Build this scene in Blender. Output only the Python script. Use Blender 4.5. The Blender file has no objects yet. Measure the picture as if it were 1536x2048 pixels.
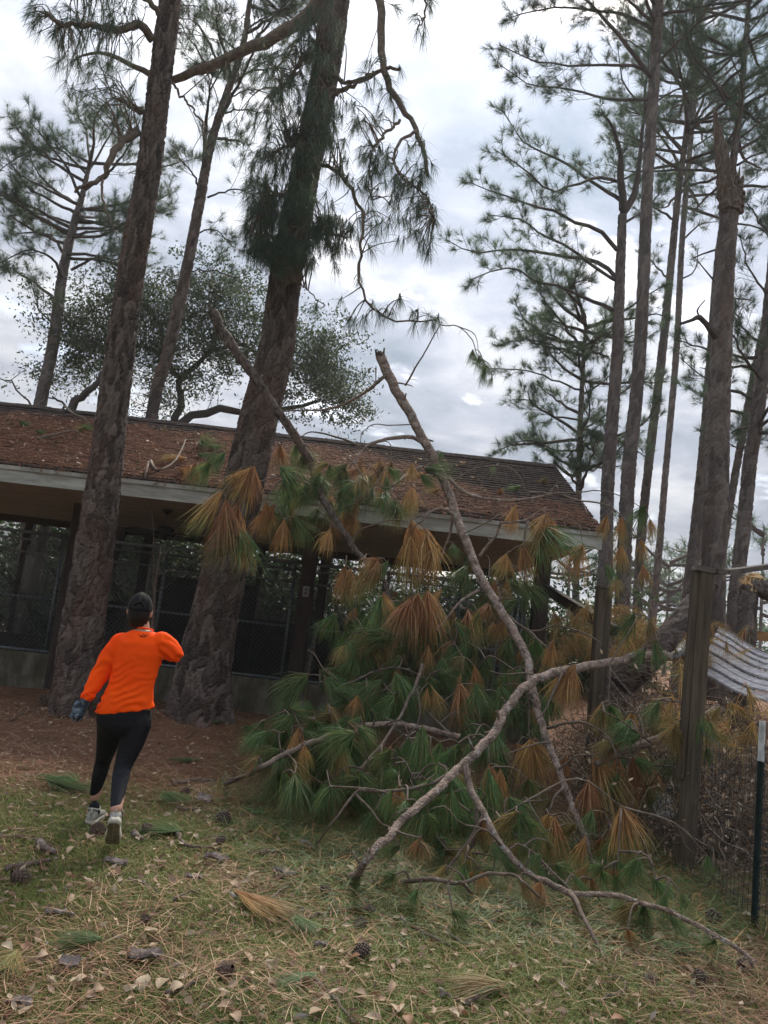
import bpy, math, random
import numpy as np
from mathutils import Vector, Matrix

# ------------------------------------------------------------------ camera, world, sun, exposure
F_PX, PITCH, ROLL, CAM_H = 1538.0, math.radians(8.0), math.radians(6.5), 1.65
sc = bpy.context.scene
col = sc.collection
_f = Vector((0, math.cos(PITCH), math.sin(PITCH)))
_r0 = Vector((1, 0, 0)); _u0 = Vector((0, -math.sin(PITCH), math.cos(PITCH)))
_R = _r0 * math.cos(ROLL) + _u0 * math.sin(ROLL)
_U = -_r0 * math.sin(ROLL) + _u0 * math.cos(ROLL)
CAM = Vector((0, 0, CAM_H))
cd = bpy.data.cameras.new('camera'); cam = bpy.data.objects.new('camera', cd); col.objects.link(cam)
cd.sensor_fit = 'VERTICAL'; cd.sensor_height = 24.0; cd.lens = 24.0 * F_PX / 2048.0
cd.clip_end = 2000; cd.clip_start = 0.05
m = Matrix((_R, _U, -_f)).transposed().to_4x4(); m.translation = CAM
cam.matrix_world = m
sc.camera = cam
sc.view_settings.view_transform = 'Standard'; sc.view_settings.look = 'None'
sc.view_settings.gamma = 1.0; sc.view_settings.exposure = 2.15
try: sc.view_settings.use_curve_mapping = False
except Exception: pass

SUN_EL, SUN_AZ = math.radians(43), math.radians(8)     # ahead of the camera, a little to the right
SUN_DIR = Vector((math.sin(SUN_AZ) * math.cos(SUN_EL), math.cos(SUN_AZ) * math.cos(SUN_EL), math.sin(SUN_EL)))
sd = bpy.data.lights.new('sun', 'SUN'); sd.energy = 1.5; sd.angle = math.radians(18); sd.color = (1.0, 0.92, 0.80)
sun = bpy.data.objects.new('sun', sd); col.objects.link(sun)
sun.rotation_euler = SUN_DIR.to_track_quat('Z', 'Y').to_euler(); sun.location = SUN_DIR * 60

world = bpy.data.worlds.new('World'); sc.world = world; world.use_nodes = True
def build_world():
    nt = world.node_tree; N = nt.nodes; L = nt.links; N.clear()
    def nd(t, **k):
        n = N.new(t)
        for a, b in k.items(): setattr(n, a, b)
        return n
    def math_(op, a, b=None, c=None, clamp=False):
        n = nd('ShaderNodeMath', operation=op); n.use_clamp = clamp
        for i, v in enumerate((a, b, c)):
            if v is None: continue
            if isinstance(v, (int, float)): n.inputs[i].default_value = v
            else: L.new(v, n.inputs[i])
        return n.outputs[0]
    out = nd('ShaderNodeOutputWorld')
    sky = nd('ShaderNodeTexSky', sky_type='NISHITA'); sky.sun_disc = False
    sky.sun_elevation = SUN_EL; sky.sun_rotation = SUN_AZ; sky.air_density = 1.0; sky.dust_density = 2.0
    bsky = nd('ShaderNodeBackground'); bsky.inputs[1].default_value = 0.06; L.new(sky.outputs[0], bsky.inputs[0])
    tc = nd('ShaderNodeTexCoord')
    nrm = nd('ShaderNodeVectorMath', operation='NORMALIZE'); L.new(tc.outputs['Generated'], nrm.inputs[0])
    sx = nd('ShaderNodeSeparateXYZ'); L.new(nrm.outputs[0], sx.inputs[0])
    zz = math_('ADD', math_('MAXIMUM', sx.outputs[2], 0.0), 0.16)
    cx = nd('ShaderNodeCombineXYZ')
    L.new(math_('DIVIDE', sx.outputs[0], zz), cx.inputs[0]); L.new(math_('DIVIDE', sx.outputs[1], zz), cx.inputs[1])
    def noise(scale, detail, rough, dist, off):
        mp = nd('ShaderNodeMapping'); mp.inputs['Location'].default_value = off; L.new(cx.outputs[0], mp.inputs[0])
        n = nd('ShaderNodeTexNoise'); n.inputs['Scale'].default_value = scale; n.inputs['Detail'].default_value = detail
        n.inputs['Roughness'].default_value = rough; n.inputs['Distortion'].default_value = dist
        L.new(mp.outputs[0], n.inputs['Vector']); return n.outputs['Fac']
    n1 = noise(1.1, 8, 0.56, 0.35, (2.3, 0.4, 0)); n2 = noise(4.6, 7, 0.6, 0.3, (0.7, 5.1, 0))
    nn = math_('ADD', math_('MULTIPLY', n1, 0.62), math_('MULTIPLY', n2, 0.38))
    # thick cloud is grey, thin cloud bright; light scattered forward round the hidden sun
    dt = nd('ShaderNodeVectorMath', operation='DOT_PRODUCT'); L.new(nrm.outputs[0], dt.inputs[0]); dt.inputs[1].default_value = SUN_DIR
    g = math_('POWER', math_('MAXIMUM', dt.outputs['Value'], 0.0), 6.0)
    rp = nd('ShaderNodeValToRGB'); L.new(nn, rp.inputs[0])
    e = rp.color_ramp.elements
    e[0].position = 0.38; e[0].color = (0.092, 0.112, 0.138, 1)
    e[1].position = 0.64; e[1].color = (0.275, 0.281, 0.290, 1)
    x = e.new(0.50); x.color = (0.160, 0.173, 0.204, 1)
    cie = math_('ADD', math_('MULTIPLY', math_('MAXIMUM', sx.outputs[2], 0.0), 0.95), 0.42)   # overcast sky: brighter toward the zenith
    br = math_('ADD', math_('MULTIPLY', g, 0.30), cie)
    vm = nd('ShaderNodeVectorMath', operation='SCALE'); L.new(rp.outputs[0], vm.inputs[0]); L.new(br, vm.inputs['Scale'])
    bcl = nd('ShaderNodeBackground'); bcl.inputs[1].default_value = 1.0; L.new(vm.outputs[0], bcl.inputs[0])
    gap = nd('ShaderNodeMapRange'); L.new(noise(2.4, 6, 0.55, 0.2, (9.1, 3.3, 0)), gap.inputs[0])
    gap.inputs[1].default_value = 0.30; gap.inputs[2].default_value = 0.42; gap.inputs[3].default_value = 0.35; gap.inputs[4].default_value = 1.0
    mx = nd('ShaderNodeMixShader'); L.new(gap.outputs[0], mx.inputs[0]); L.new(bsky.outputs[0], mx.inputs[1]); L.new(bcl.outputs[0], mx.inputs[2])
    L.new(mx.outputs[0], out.inputs[0])
build_world()

# ------------------------------------------------------------------ pixels to places
def ray(px, py): return _f + _R * ((px - 768) / F_PX) - _U * ((py - 1024) / F_PX)
def P(px, py, d):
    r = ray(px, py); return CAM + r * (d / r.y)
def G(px, py, z=0.0):
    r = ray(px, py); t = (z - CAM_H) / r.z if r.z < -1e-4 else 60.0
    return CAM + r * t
def sstep(a, b, x):
    t = np.clip((np.asarray(x, float) - a) / (b - a), 0, 1); return t * t * (3 - 2 * t)
_gt = np.random.default_rng(5).random((64, 64))
def vnoise(x, y):
    x = np.asarray(x, float); y = np.asarray(y, float)
    xi = np.floor(x).astype(int); yi = np.floor(y).astype(int); fx = x - xi; fy = y - yi
    fx = fx * fx * (3 - 2 * fx); fy = fy * fy * (3 - 2 * fy)
    g = lambda i, j: _gt[i % 64, j % 64]
    return (g(xi, yi) * (1 - fx) * (1 - fy) + g(xi + 1, yi) * fx * (1 - fy) + g(xi, yi + 1) * (1 - fx) * fy + g(xi + 1, yi + 1) * fx * fy)
T1B = P(155, 1427, 9.6); T2B = P(402, 1418, 9.8)
def gz(x, y):
    """height of the ground"""
    x = np.asarray(x, float); y = np.asarray(y, float)
    z = (vnoise(x * 0.9, y * 0.9) - 0.5) * 0.07 + (vnoise(x * 3.1 + 9, y * 3.1) - 0.5) * 0.035
    z = z + 0.22 * np.exp(-((x - T2B.x) ** 2 + (y - T2B.y) ** 2) / 1.1) + 0.05 * np.exp(-((x - T1B.x) ** 2 + (y - T1B.y) ** 2) / 0.9)
    z = z + 0.55 * sstep(2.6, 5.5, x) * sstep(7.0, 11.0, y)
    return z
def GG(px, py, dz=0.0):
    p = G(px, py)
    for _ in range(4): p = G(px, py, float(gz(p.x, p.y)))
    p.z = float(gz(p.x, p.y)) + dz
    return p

# ------------------------------------------------------------------ objects
def tag(o, label=None, cat=None, group=None, kind=None):
    if label: o['label'] = label
    if cat: o['category'] = cat
    if group: o['group'] = group
    if kind: o['kind'] = kind
    return o
def link(name, me, parent=None, loc=None):
    o = bpy.data.objects.new(name, me); col.objects.link(o)
    if parent is not None: o.parent = parent
    if loc is not None: o.location = loc
    return o
def thing(name, label, cat, loc=(0, 0, 0), group=None):
    o = bpy.data.objects.new(name, None); col.objects.link(o); o.location = loc; o.empty_display_size = 0.1
    return tag(o, label, cat, group, 'thing')

class MB:
    """collects vertices and faces; attributes are per-vertex floats"""
    def __init__(s): s.v = []; s.f4 = []; s.f3 = []; s.n = 0; s.at = {}; s.m4 = []; s.m3 = []
    def add(s, v, quads=None, tris=None, mat=0, **at):
        v = np.asarray(v, np.float32).reshape(-1, 3); n = len(v)
        for k in set(s.at) | set(at):
            a = at.get(k, 0.0); a = np.broadcast_to(np.asarray(a, np.float32), (n,))
            if k not in s.at: s.at[k] = [np.zeros(s.n, np.float32)] if s.n else []
            s.at[k].append(a)
        s.v.append(v)
        if quads is not None and len(quads): q = np.asarray(quads, np.int64).reshape(-1, 4) + s.n; s.f4.append(q); s.m4.append(np.full(len(q), mat))
        if tris is not None and len(tris): t = np.asarray(tris, np.int64).reshape(-1, 3) + s.n; s.f3.append(t); s.m3.append(np.full(len(t), mat))
        s.n += n
    def mesh(s, name, mats, smooth=True, origin=(0, 0, 0)):
        v = np.concatenate(s.v) - np.asarray(origin, np.float32) if s.v else np.zeros((0, 3), np.float32)
        f4 = np.concatenate(s.f4) if s.f4 else np.zeros((0, 4), np.int64); f3 = np.concatenate(s.f3) if s.f3 else np.zeros((0, 3), np.int64)
        me = bpy.data.meshes.new(name)
        me.vertices.add(len(v)); me.vertices.foreach_set('co', v.astype(np.float32).ravel())
        li = np.concatenate([f4.ravel(), f3.ravel()]).astype(np.int32)
        me.loops.add(len(li)); me.loops.foreach_set('vertex_index', li)
        npoly = len(f4) + len(f3); me.polygons.add(npoly)
        st = np.concatenate([np.arange(len(f4)) * 4, len(f4) * 4 + np.arange(len(f3)) * 3]).astype(np.int32)
        me.polygons.foreach_set('loop_start', st)
        mi = np.concatenate([np.concatenate(s.m4) if s.m4 else np.zeros(0), np.concatenate(s.m3) if s.m3 else np.zeros(0)]).astype(np.int32)
        me.polygons.foreach_set('material_index', mi)
        me.polygons.foreach_set('use_smooth', np.full(npoly, bool(smooth)))
        for k, a in s.at.items():
            at = me.attributes.new(k, 'FLOAT', 'POINT'); at.data.foreach_set('value', np.concatenate(a))
        for mm in (mats if isinstance(mats, (list, tuple)) else [mats]): me.materials.append(mm)
        me.update(calc_edges=True); me.validate()
        return me
    def build(s, name, mats, parent=None, smooth=True, origin=None):
        o = (0, 0, 0) if origin is None else origin
        ob = link(name, s.mesh(name, mats, smooth, o), parent)
        if origin is not None: ob.location = Vector(origin) - (parent.location if parent is not None else Vector())
        elif parent is not None: ob.location = -parent.location
        return ob

BOXF = [(0, 3, 2, 1), (4, 5, 6, 7), (0, 1, 5, 4), (1, 2, 6, 5), (2, 3, 7, 6), (3, 0, 4, 7)]
def box(mb, a, b, mat=0, **at):
    (x0, y0, z0), (x1, y1, z1) = a, b
    mb.add([(x0, y0, z0), (x1, y0, z0), (x1, y1, z0), (x0, y1, z0), (x0, y0, z1), (x1, y0, z1), (x1, y1, z1), (x0, y1, z1)], BOXF, mat=mat, **at)
def bar(mb, a, b, w, h, up=(0, 0, 1), mat=0, bev=0.0, **at):
    """a bar of section w x h from a to b"""
    a = Vector(a); b = Vector(b); d = (b - a).normalized(); s = d.cross(Vector(up))
    if s.length < 1e-4: s = d.cross(Vector((0, 1, 0)))
    s.normalize(); u = s.cross(d)
    if bev <= 0:
        sec = [(-w / 2, -h / 2), (w / 2, -h / 2), (w / 2, h / 2), (-w / 2, h / 2)]
    else:
        e = bev; sec = [(-w / 2 + e, -h / 2), (w / 2 - e, -h / 2), (w / 2, -h / 2 + e), (w / 2, h / 2 - e), (w / 2 - e, h / 2), (-w / 2 + e, h / 2), (-w / 2, h / 2 - e), (-w / 2, -h / 2 + e)]
    k = len(sec)
    v = [a + s * x + u * y for x, y in sec] + [b + s * x + u * y for x, y in sec]
    q = [(i, (i + 1) % k, k + (i + 1) % k, k + i) for i in range(k)]
    if k == 4: q += [(3, 2, 1, 0), (4, 5, 6, 7)]; mb.add([tuple(p) for p in v], q, mat=mat, **at)
    else:
        t = [(0, i + 1, i) for i in range(1, k - 1)] + [(k, k + i, k + i + 1) for i in range(1, k - 1)]
        mb.add([tuple(p) for p in v], q, t, mat=mat, **at)
def catmull(pts, n):
    p = np.asarray([tuple(q) for q in pts], float)
    if len(p) < 3:
        t = np.linspace(0, 1, n)[:, None]; return p[0] * (1 - t) + p[-1] * t
    q = np.vstack([2 * p[0] - p[1], p, 2 * p[-1] - p[-2]]); m_ = len(p) - 1
    u = np.linspace(0, m_, n); i = np.minimum(u.astype(int), m_ - 1); t = (u - i)[:, None]
    a, b, c, d = q[i], q[i + 1], q[i + 2], q[i + 3]
    return 0.5 * (2 * b + (c - a) * t + (2 * a - 5 * b + 4 * c - d) * t ** 2 + (3 * b - a - 3 * c + d) * t ** 3)
def frames(p):
    t = np.gradient(p, axis=0); t /= np.linalg.norm(t, axis=1)[:, None] + 1e-9
    ref = np.array((0, 1, 0.0)) if abs(t[0][1]) < 0.9 else np.array((1.0, 0, 0))
    s = np.zeros_like(p)
    a = np.cross(t[0], ref); a /= np.linalg.norm(a)
    for i in range(len(p)):
        a = a - t[i] * (a @ t[i]); a /= np.linalg.norm(a) + 1e-9; s[i] = a
    return t, s, np.cross(t, s)
def tube(mb, pts, rad, sides=6, caps=True, mat=0, rough=0.0, rng=None, **at):
    p = np.asarray([tuple(q) for q in pts], float); n = len(p)
    r = np.broadcast_to(np.asarray(rad, float), (n,))
    t, s, u = frames(p)
    th = np.arange(sides) * 2 * np.pi / sides
    rr = np.repeat(r[:, None], sides, 1)
    if rough and rng is not None: rr = rr * (1 + rough * rng.standard_normal(rr.shape))
    v = p[:, None, :] + rr[..., None] * (np.cos(th)[None, :, None] * s[:, None, :] + np.sin(th)[None, :, None] * u[:, None, :])
    i = np.arange(n - 1)[:, None] * sides; j = np.arange(sides)[None, :]; k = (j + 1) % sides
    q = np.stack([i + j, i + k, i + sides + k, i + sides + j], -1).reshape(-1, 4)
    tr = None
    if caps: tr = [(0, b + 1, b) for b in range(1, sides - 1)] + [((n - 1) * sides, (n - 1) * sides + b, (n - 1) * sides + b + 1) for b in range(1, sides - 1)]
    mb.add(v.reshape(-1, 3), q, tr, mat=mat, **at)

# ------------------------------------------------------------------ materials
class NT:
    def __init__(s, name):
        s.m = bpy.data.materials.new(name); s.m.use_nodes = True; s.t = s.m.node_tree; s.N = s.t.nodes; s.L = s.t.links
        s.b = s.N['Principled BSDF']; s.out = s.N['Material Output']; s.b.inputs['Specular IOR Level'].default_value = 0.25
    def n(s, t, ins=None, **k):
        x = s.N.new(t)
        for a, b in k.items(): setattr(x, a, b)
        for a, b in (ins or {}).items(): s.put(x.inputs[a], b)
        return x
    def put(s, sock, v):
        if hasattr(v, 'is_linked') or isinstance(v, bpy.types.NodeSocket): s.L.new(v, sock)
        else: sock.default_value = v
    def noise(s, scale, detail=4, rough=0.55, vec=None, dist=0.0):
        x = s.n('ShaderNodeTexNoise', {'Scale': scale, 'Detail': detail, 'Roughness': rough, 'Distortion': dist})
        if vec is not None: s.L.new(vec, x.inputs['Vector'])
        return x.outputs['Fac']
    def ramp(s, fac, stops):
        x = s.n('ShaderNodeValToRGB', {0: fac}); e = x.color_ramp.elements
        while len(e) < len(stops): e.new(0.5)
        for el, (p, c) in zip(e, stops): el.position = p; el.color = (*c, 1) if len(c) == 3 else c
        return x.outputs[0]
    def mix(s, f, a, b, mode='MIX'):
        x = s.n('ShaderNodeMix', data_type='RGBA', blend_type=mode)
        s.put(x.inputs[0], f)
        for i, c in ((6, a), (7, b)): s.put(x.inputs[i], (*c, 1) if isinstance(c, tuple) and len(c) == 3 else c)
        return x.outputs[2]
    def math(s, op, a, b=0.0, clamp=False):
        x = s.n('ShaderNodeMath', operation=op); x.use_clamp = clamp; s.put(x.inputs[0], a); s.put(x.inputs[1], b); return x.outputs[0]
    def attr(s, name): return s.n('ShaderNodeAttribute', attribute_name=name).outputs['Fac']
    def obj(s): return s.n('ShaderNodeTexCoord').outputs['Object']
    def rand(s): return s.n('ShaderNodeObjectInfo').outputs['Random']
    def pos(s): return s.n('ShaderNodeNewGeometry').outputs['Position']
    def scaled(s, vec, sc_):
        x = s.n('ShaderNodeVectorMath', operation='MULTIPLY'); s.L.new(vec, x.inputs[0]); x.inputs[1].default_value = sc_; return x.outputs[0]
    def color(s, c): s.put(s.b.inputs['Base Color'], (*c, 1) if isinstance(c, tuple) and len(c) == 3 else c)
    def rough(s, r): s.put(s.b.inputs['Roughness'], r)
    def bump(s, h, strength=0.5, dist=0.01):
        x = s.n('ShaderNodeBump', {'Strength': strength, 'Distance': dist, 'Height': h}); s.L.new(x.outputs[0], s.b.inputs['Normal']); return x
    def translucent(s, c, f):
        t = s.n('ShaderNodeBsdfTranslucent'); s.put(t.inputs[0], c); mx = s.n('ShaderNodeMixShader', {0: f})
        s.L.new(s.b.outputs[0], mx.inputs[1]); s.L.new(t.outputs[0], mx.inputs[2]); s.L.new(mx.outputs[0], s.out.inputs[0])

MT = {}
def simple(name, c1, c2, scale=8, rough=0.8, bump=0.3, bd=0.005, stretch=(1, 1, 1), detail=6, metal=0.0, lo=0.35, hi=0.65):
    x = NT(name); v = x.scaled(x.obj(), stretch); f = x.noise(scale, detail, 0.6, v)
    x.color(x.ramp(f, [(lo, c1), (hi, c2)])); x.rough(rough); x.b.inputs['Metallic'].default_value = metal
    if bump: x.bump(x.noise(scale * 4, 5, 0.65, v), bump, bd)
    MT[name] = x.m; return x.m
def build_materials():
    # bark: plates differ a little in colour (per-plate attribute), weathered grey over red brown
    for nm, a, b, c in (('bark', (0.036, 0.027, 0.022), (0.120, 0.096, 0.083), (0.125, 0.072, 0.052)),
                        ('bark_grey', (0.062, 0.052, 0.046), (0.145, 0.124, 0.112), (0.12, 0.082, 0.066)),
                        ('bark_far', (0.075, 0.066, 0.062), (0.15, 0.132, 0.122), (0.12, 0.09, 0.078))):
        x = NT(nm); cell = x.attr('cell'); v = x.scaled(x.obj(), (1, 1, 0.35))
        base = x.ramp(cell, [(0.0, a), (0.35, tuple(.55 * u + .45 * w for u, w in zip(a, b))), (1.0, tuple(1.25 * u for u in b))])
        red = x.ramp(x.noise(2.2, 4, 0.6, v), [(0.50, (0, 0, 0)), (0.66, (1, 1, 1))])
        base = x.mix(x.math('MULTIPLY', red, 0.6), base, c)
        base = x.mix(0.8, base, x.ramp(x.noise(38, 6, 0.7, v), [(0.3, (0.62, 0.6, 0.58)), (0.7, (1.25, 1.24, 1.22))]), 'MULTIPLY')
        lich = x.ramp(x.noise(9, 5, 0.7, x.obj()), [(0.64, (0, 0, 0)), (0.70, (1, 1, 1))])
        base = x.mix(x.math('MULTIPLY', lich, 0.35), base, (0.24, 0.25, 0.22))
        x.color(base); x.rough(0.92); x.bump(x.noise(60, 6, 0.75, v), 0.7, 0.012); MT[nm] = x.m
    x = NT('twig'); v = x.obj()
    base = x.ramp(x.noise(14, 5, 0.65, v), [(0.3, (0.085, 0.062, 0.048)), (0.55, (0.155, 0.118, 0.092)), (0.75, (0.22, 0.175, 0.14))])
    lich = x.ramp(x.noise(11, 5, 0.7, x.scaled(v, (1, 1.3, 0.8))), [(0.62, (0, 0, 0)), (0.68, (1, 1, 1))])
    x.color(x.mix(x.math('MULTIPLY', lich, 0.6), base, (0.33, 0.34, 0.31))); x.rough(0.9); x.bump(x.noise(70, 5, 0.7, v), 0.8, 0.008); MT['twig'] = x.m
    x = NT('limb_bark'); v = x.obj()
    base = x.ramp(x.noise(10, 6, 0.68, v), [(0.28, (0.12, 0.090, 0.072)), (0.5, (0.25, 0.19, 0.152)), (0.72, (0.42, 0.335, 0.275))])
    base = x.mix(0.75, base, x.ramp(x.attr('cell'), [(0.0, (0.55, 0.5, 0.48)), (1.0, (1.35, 1.3, 1.28))]), 'MULTIPLY')
    lich = x.ramp(x.noise(16, 5, 0.7, v), [(0.56, (0, 0, 0)), (0.63, (1, 1, 1))])
    x.color(x.mix(x.math('MULTIPLY', lich, 0.6), base, (0.40, 0.41, 0.385))); x.rough(0.92)
    vo = x.n('ShaderNodeTexVoronoi', {'Vector': x.scaled(v, (1, 1, 0.6)), 'Scale': 42.0}, feature='DISTANCE_TO_EDGE')
    h = x.math('ADD', x.math('MULTIPLY', x.math('MINIMUM', vo.outputs['Distance'], 0.18), 3.0), x.noise(60, 5, 0.7, v)); x.bump(h, 0.9, 0.012); MT['limb_bark'] = x.m
    # needles: green living or rusty dead, by attribute along and between needles
    for nm, gs, ds, tr in (('needle', [(0.0, (0.040, 0.086, 0.038)), (0.5, (0.088, 0.160, 0.056)), (1.0, (0.200, 0.240, 0.070))],
                            [(0.0, (0.24, 0.100, 0.042)), (0.5, (0.43, 0.205, 0.085)), (1.0, (0.58, 0.36, 0.16))], 0.30),
                           ('needle_tree', [(0.0, (0.032, 0.060, 0.040)), (0.5, (0.052, 0.088, 0.054)), (1.0, (0.085, 0.120, 0.062))],
                            [(0.0, (0.16, 0.09, 0.05)), (1.0, (0.24, 0.16, 0.09))], 0.40),
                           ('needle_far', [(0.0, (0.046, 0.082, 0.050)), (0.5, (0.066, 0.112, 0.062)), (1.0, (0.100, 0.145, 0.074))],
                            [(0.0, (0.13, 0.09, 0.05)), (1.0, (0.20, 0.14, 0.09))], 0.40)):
        x = NT(nm); r = x.attr('rnd'); g_ = x.ramp(r, gs); d_ = x.ramp(r, ds)
        hue = x.n('ShaderNodeHueSaturation', {'Hue': x.math('ADD', x.math('MULTIPLY', x.rand(), 0.03), 0.485), 'Value': x.math('ADD', x.math('MULTIPLY', x.rand(), 0.5), 0.78), 'Color': x.mix(x.attr('dead'), g_, d_)})
        c = hue.outputs[0]; x.color(c); x.rough(0.55); x.translucent(c, tr); MT[nm] = x.m
    x = NT('grass_blade'); r = x.attr('rnd')
    c = x.ramp(r, [(0.0, (0.070, 0.105, 0.020)), (0.45, (0.140, 0.185, 0.036)), (0.8, (0.225, 0.230, 0.064)), (1.0, (0.35, 0.28, 0.13))])
    x.color(c); x.rough(0.6); x.translucent(c, 0.25); MT['grass_blade'] = x.m
    x = NT('straw'); r = x.attr('rnd')
    c = x.ramp(r, [(0.0, (0.10, 0.046, 0.026)), (0.4, (0.24, 0.115, 0.064)), (0.75, (0.38, 0.21, 0.118)), (1.0, (0.54, 0.39, 0.25))])
    x.color(c); x.rough(0.65); x.translucent(c, 0.15); MT['straw'] = x.m
    x = NT('dry_leaf'); r = x.attr('rnd')
    c = x.ramp(x.math('FRACT', x.math('ADD', r, x.rand())), [(0.0, (0.20, 0.125, 0.075)), (0.35, (0.36, 0.255, 0.165)), (0.7, (0.50, 0.40, 0.28)), (0.9, (0.30, 0.155, 0.085)), (1.0, (0.22, 0.20, 0.17))])
    c = x.mix(0.6, c, x.ramp(x.noise(40, 5, 0.7, x.obj()), [(0.3, (0.6, 0.58, 0.55)), (0.7, (1.1, 1.1, 1.1))]), 'MULTIPLY')
    x.color(c); x.rough(0.6); x.translucent(c, 0.15); MT['dry_leaf'] = x.m
    x = NT('roof_straw'); c = x.ramp(x.attr('rnd'), [(0.0, (0.055, 0.022, 0.013)), (0.5, (0.135, 0.055, 0.032)), (0.85, (0.21, 0.098, 0.058)), (1.0, (0.34, 0.21, 0.14))])
    x.color(c); x.rough(0.9); x.b.inputs['Specular IOR Level'].default_value = 0.03; MT['roof_straw'] = x.m
    for nm, cs, tr in (('oak_leaf', [(0.0, (0.030, 0.050, 0.024)), (0.6, (0.055, 0.082, 0.036)), (1.0, (0.10, 0.125, 0.055))], 0.35),
                       ('shrub_leaf', [(0.0, (0.020, 0.042, 0.016)), (0.6, (0.040, 0.072, 0.026)), (1.0, (0.11, 0.14, 0.05))], 0.2),
                       ('vine', [(0.0, (0.060, 0.040, 0.028)), (0.5, (0.15, 0.105, 0.075)), (0.8, (0.24, 0.17, 0.115)), (1.0, (0.36, 0.29, 0.22))], 0.0)):
        x = NT(nm); c = x.ramp(x.attr('rnd'), cs); x.color(c); x.rough(0.5 if tr else 0.85)
        if tr: x.translucent(c, tr)
        MT[nm] = x.m
    # ground: soil with patches of moss-green, straw and bare dirt
    x = NT('ground'); p = x.pos()
    soil = x.ramp(x.noise(14, 8, 0.7, p), [(0.3, (0.060, 0.042, 0.025)), (0.5, (0.115, 0.080, 0.050)), (0.72, (0.20, 0.145, 0.095))])
    grn = x.ramp(x.noise(22, 8, 0.72, p), [(0.3, (0.060, 0.068, 0.020)), (0.5, (0.115, 0.120, 0.036)), (0.7, (0.18, 0.16, 0.062))])
    pat = x.ramp(x.noise(1.7, 6, 0.65, p), [(0.40, (0, 0, 0)), (0.60, (1, 1, 1))])
    c = x.mix(pat, soil, grn)
    sp = x.n('ShaderNodeSeparateXYZ', {0: p})
    far = x.n('ShaderNodeMapRange', {0: sp.outputs[1], 1: 5.6, 2: 6.8, 3: 0.0, 4: 1.0}).outputs[0]
    straw = x.ramp(x.noise(30, 8, 0.75, p), [(0.3, (0.10, 0.046, 0.026)), (0.52, (0.20, 0.100, 0.058)), (0.72, (0.30, 0.17, 0.10))])
    c = x.mix(x.math('MULTIPLY', x.math('ADD', far, x.math('MULTIPLY', x.math('SUBTRACT', x.noise(1.1, 4, 0.6, p), 0.5), 1.2)), 1.0, True), c, straw)
    x.color(c); x.rough(0.95); x.bump(x.noise(55, 8, 0.75, p), 0.9, 0.03); MT['ground'] = x.m
    simple('fascia', (0.27, 0.27, 0.235), (0.47, 0.47, 0.43), 5, 0.75, 0.25, 0.003, (0.5, 1, 2.4))
    simple('soffit', (0.29, 0.24, 0.18), (0.42, 0.355, 0.27), 4, 0.75, 0.25, 0.003, (0.6, 3, 1))
    simple('shingle', (0.030, 0.025, 0.023), (0.078, 0.063, 0.056), 16, 0.95, 0.6, 0.006, (1, 1, 1))
    MT['shingle'].node_tree.nodes['Principled BSDF'].inputs['Specular IOR Level'].default_value = 0.0
    simple('post_brown', (0.030, 0.020, 0.017), (0.060, 0.040, 0.034), 7, 0.7, 0.3, 0.003, (3, 3, 0.4))
    x = NT('concrete'); p = x.obj()
    c = x.ramp(x.noise(3.2, 8, 0.65, p), [(0.3, (0.085, 0.078, 0.062)), (0.55, (0.165, 0.150, 0.120)), (0.75, (0.24, 0.225, 0.19))])
    st = x.ramp(x.noise(5, 6, 0.7, x.scaled(p, (1, 1, 0.25))), [(0.45, (0.55, 0.55, 0.45)), (0.6, (1, 1, 1))])
    x.color(x.mix(1.0, c, st, 'MULTIPLY')); x.rough(0.92); x.bump(x.noise(45, 6, 0.7, p), 0.4, 0.006); MT['concrete'] = x.m
    simple('dark_panel', (0.020, 0.018, 0.017), (0.042, 0.037, 0.034), 5, 0.8, 0.2)
    simple('galvanised', (0.14, 0.165, 0.18), (0.24, 0.265, 0.275), 20, 0.5, 0.15, 0.002, metal=0.55)
    simple('wire_mesh', (0.05, 0.055, 0.055), (0.10, 0.11, 0.11), 20, 0.55, 0.0, metal=0.5)
    simple('fan_metal', (0.018, 0.015, 0.014), (0.035, 0.03, 0.027), 10, 0.45, 0.1)
    simple('fence_wood', (0.052, 0.040, 0.028), (0.125, 0.097, 0.066), 5, 0.85, 0.5, 0.004, (6, 6, 0.35), 7)
    simple('rail_wood', (0.06, 0.052, 0.045), (0.14, 0.122, 0.104), 5, 0.85, 0.5, 0.004, (0.5, 6, 6), 7)
    simple('grey_plank', (0.235, 0.225, 0.235), (0.44, 0.43, 0.45), 5, 0.8, 0.45, 0.004, (0.6, 5, 5), 7)
    simple('fresh_wood', (0.46, 0.27, 0.12), (0.72, 0.52, 0.28), 7, 0.75, 0.5, 0.006, (5, 5, 0.7))
    simple('orange_wood', (0.30, 0.155, 0.07), (0.44, 0.25, 0.12), 6, 0.8, 0.3, 0.003, (0.5, 5, 5))
    simple('old_break', (0.055, 0.041, 0.031), (0.15, 0.108, 0.078), 7, 0.85, 0.7, 0.01, (6, 6, 0.6))
    simple('green_paint', (0.012, 0.022, 0.020), (0.025, 0.042, 0.036), 14, 0.55, 0.2, 0.002)
    simple('white_paint', (0.40, 0.41, 0.40), (0.64, 0.64, 0.62), 18, 0.65, 0.3, 0.003)
    simple('cone', (0.060, 0.038, 0.028), (0.155, 0.105, 0.080), 22, 0.8, 0.3, 0.002)
    simple('cone_tip', (0.15, 0.125, 0.105), (0.26, 0.225, 0.195), 30, 0.8, 0.2, 0.001)
    simple('bark_chip', (0.14, 0.105, 0.090), (0.30, 0.25, 0.225), 18, 0.9, 0.5, 0.004)
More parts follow.
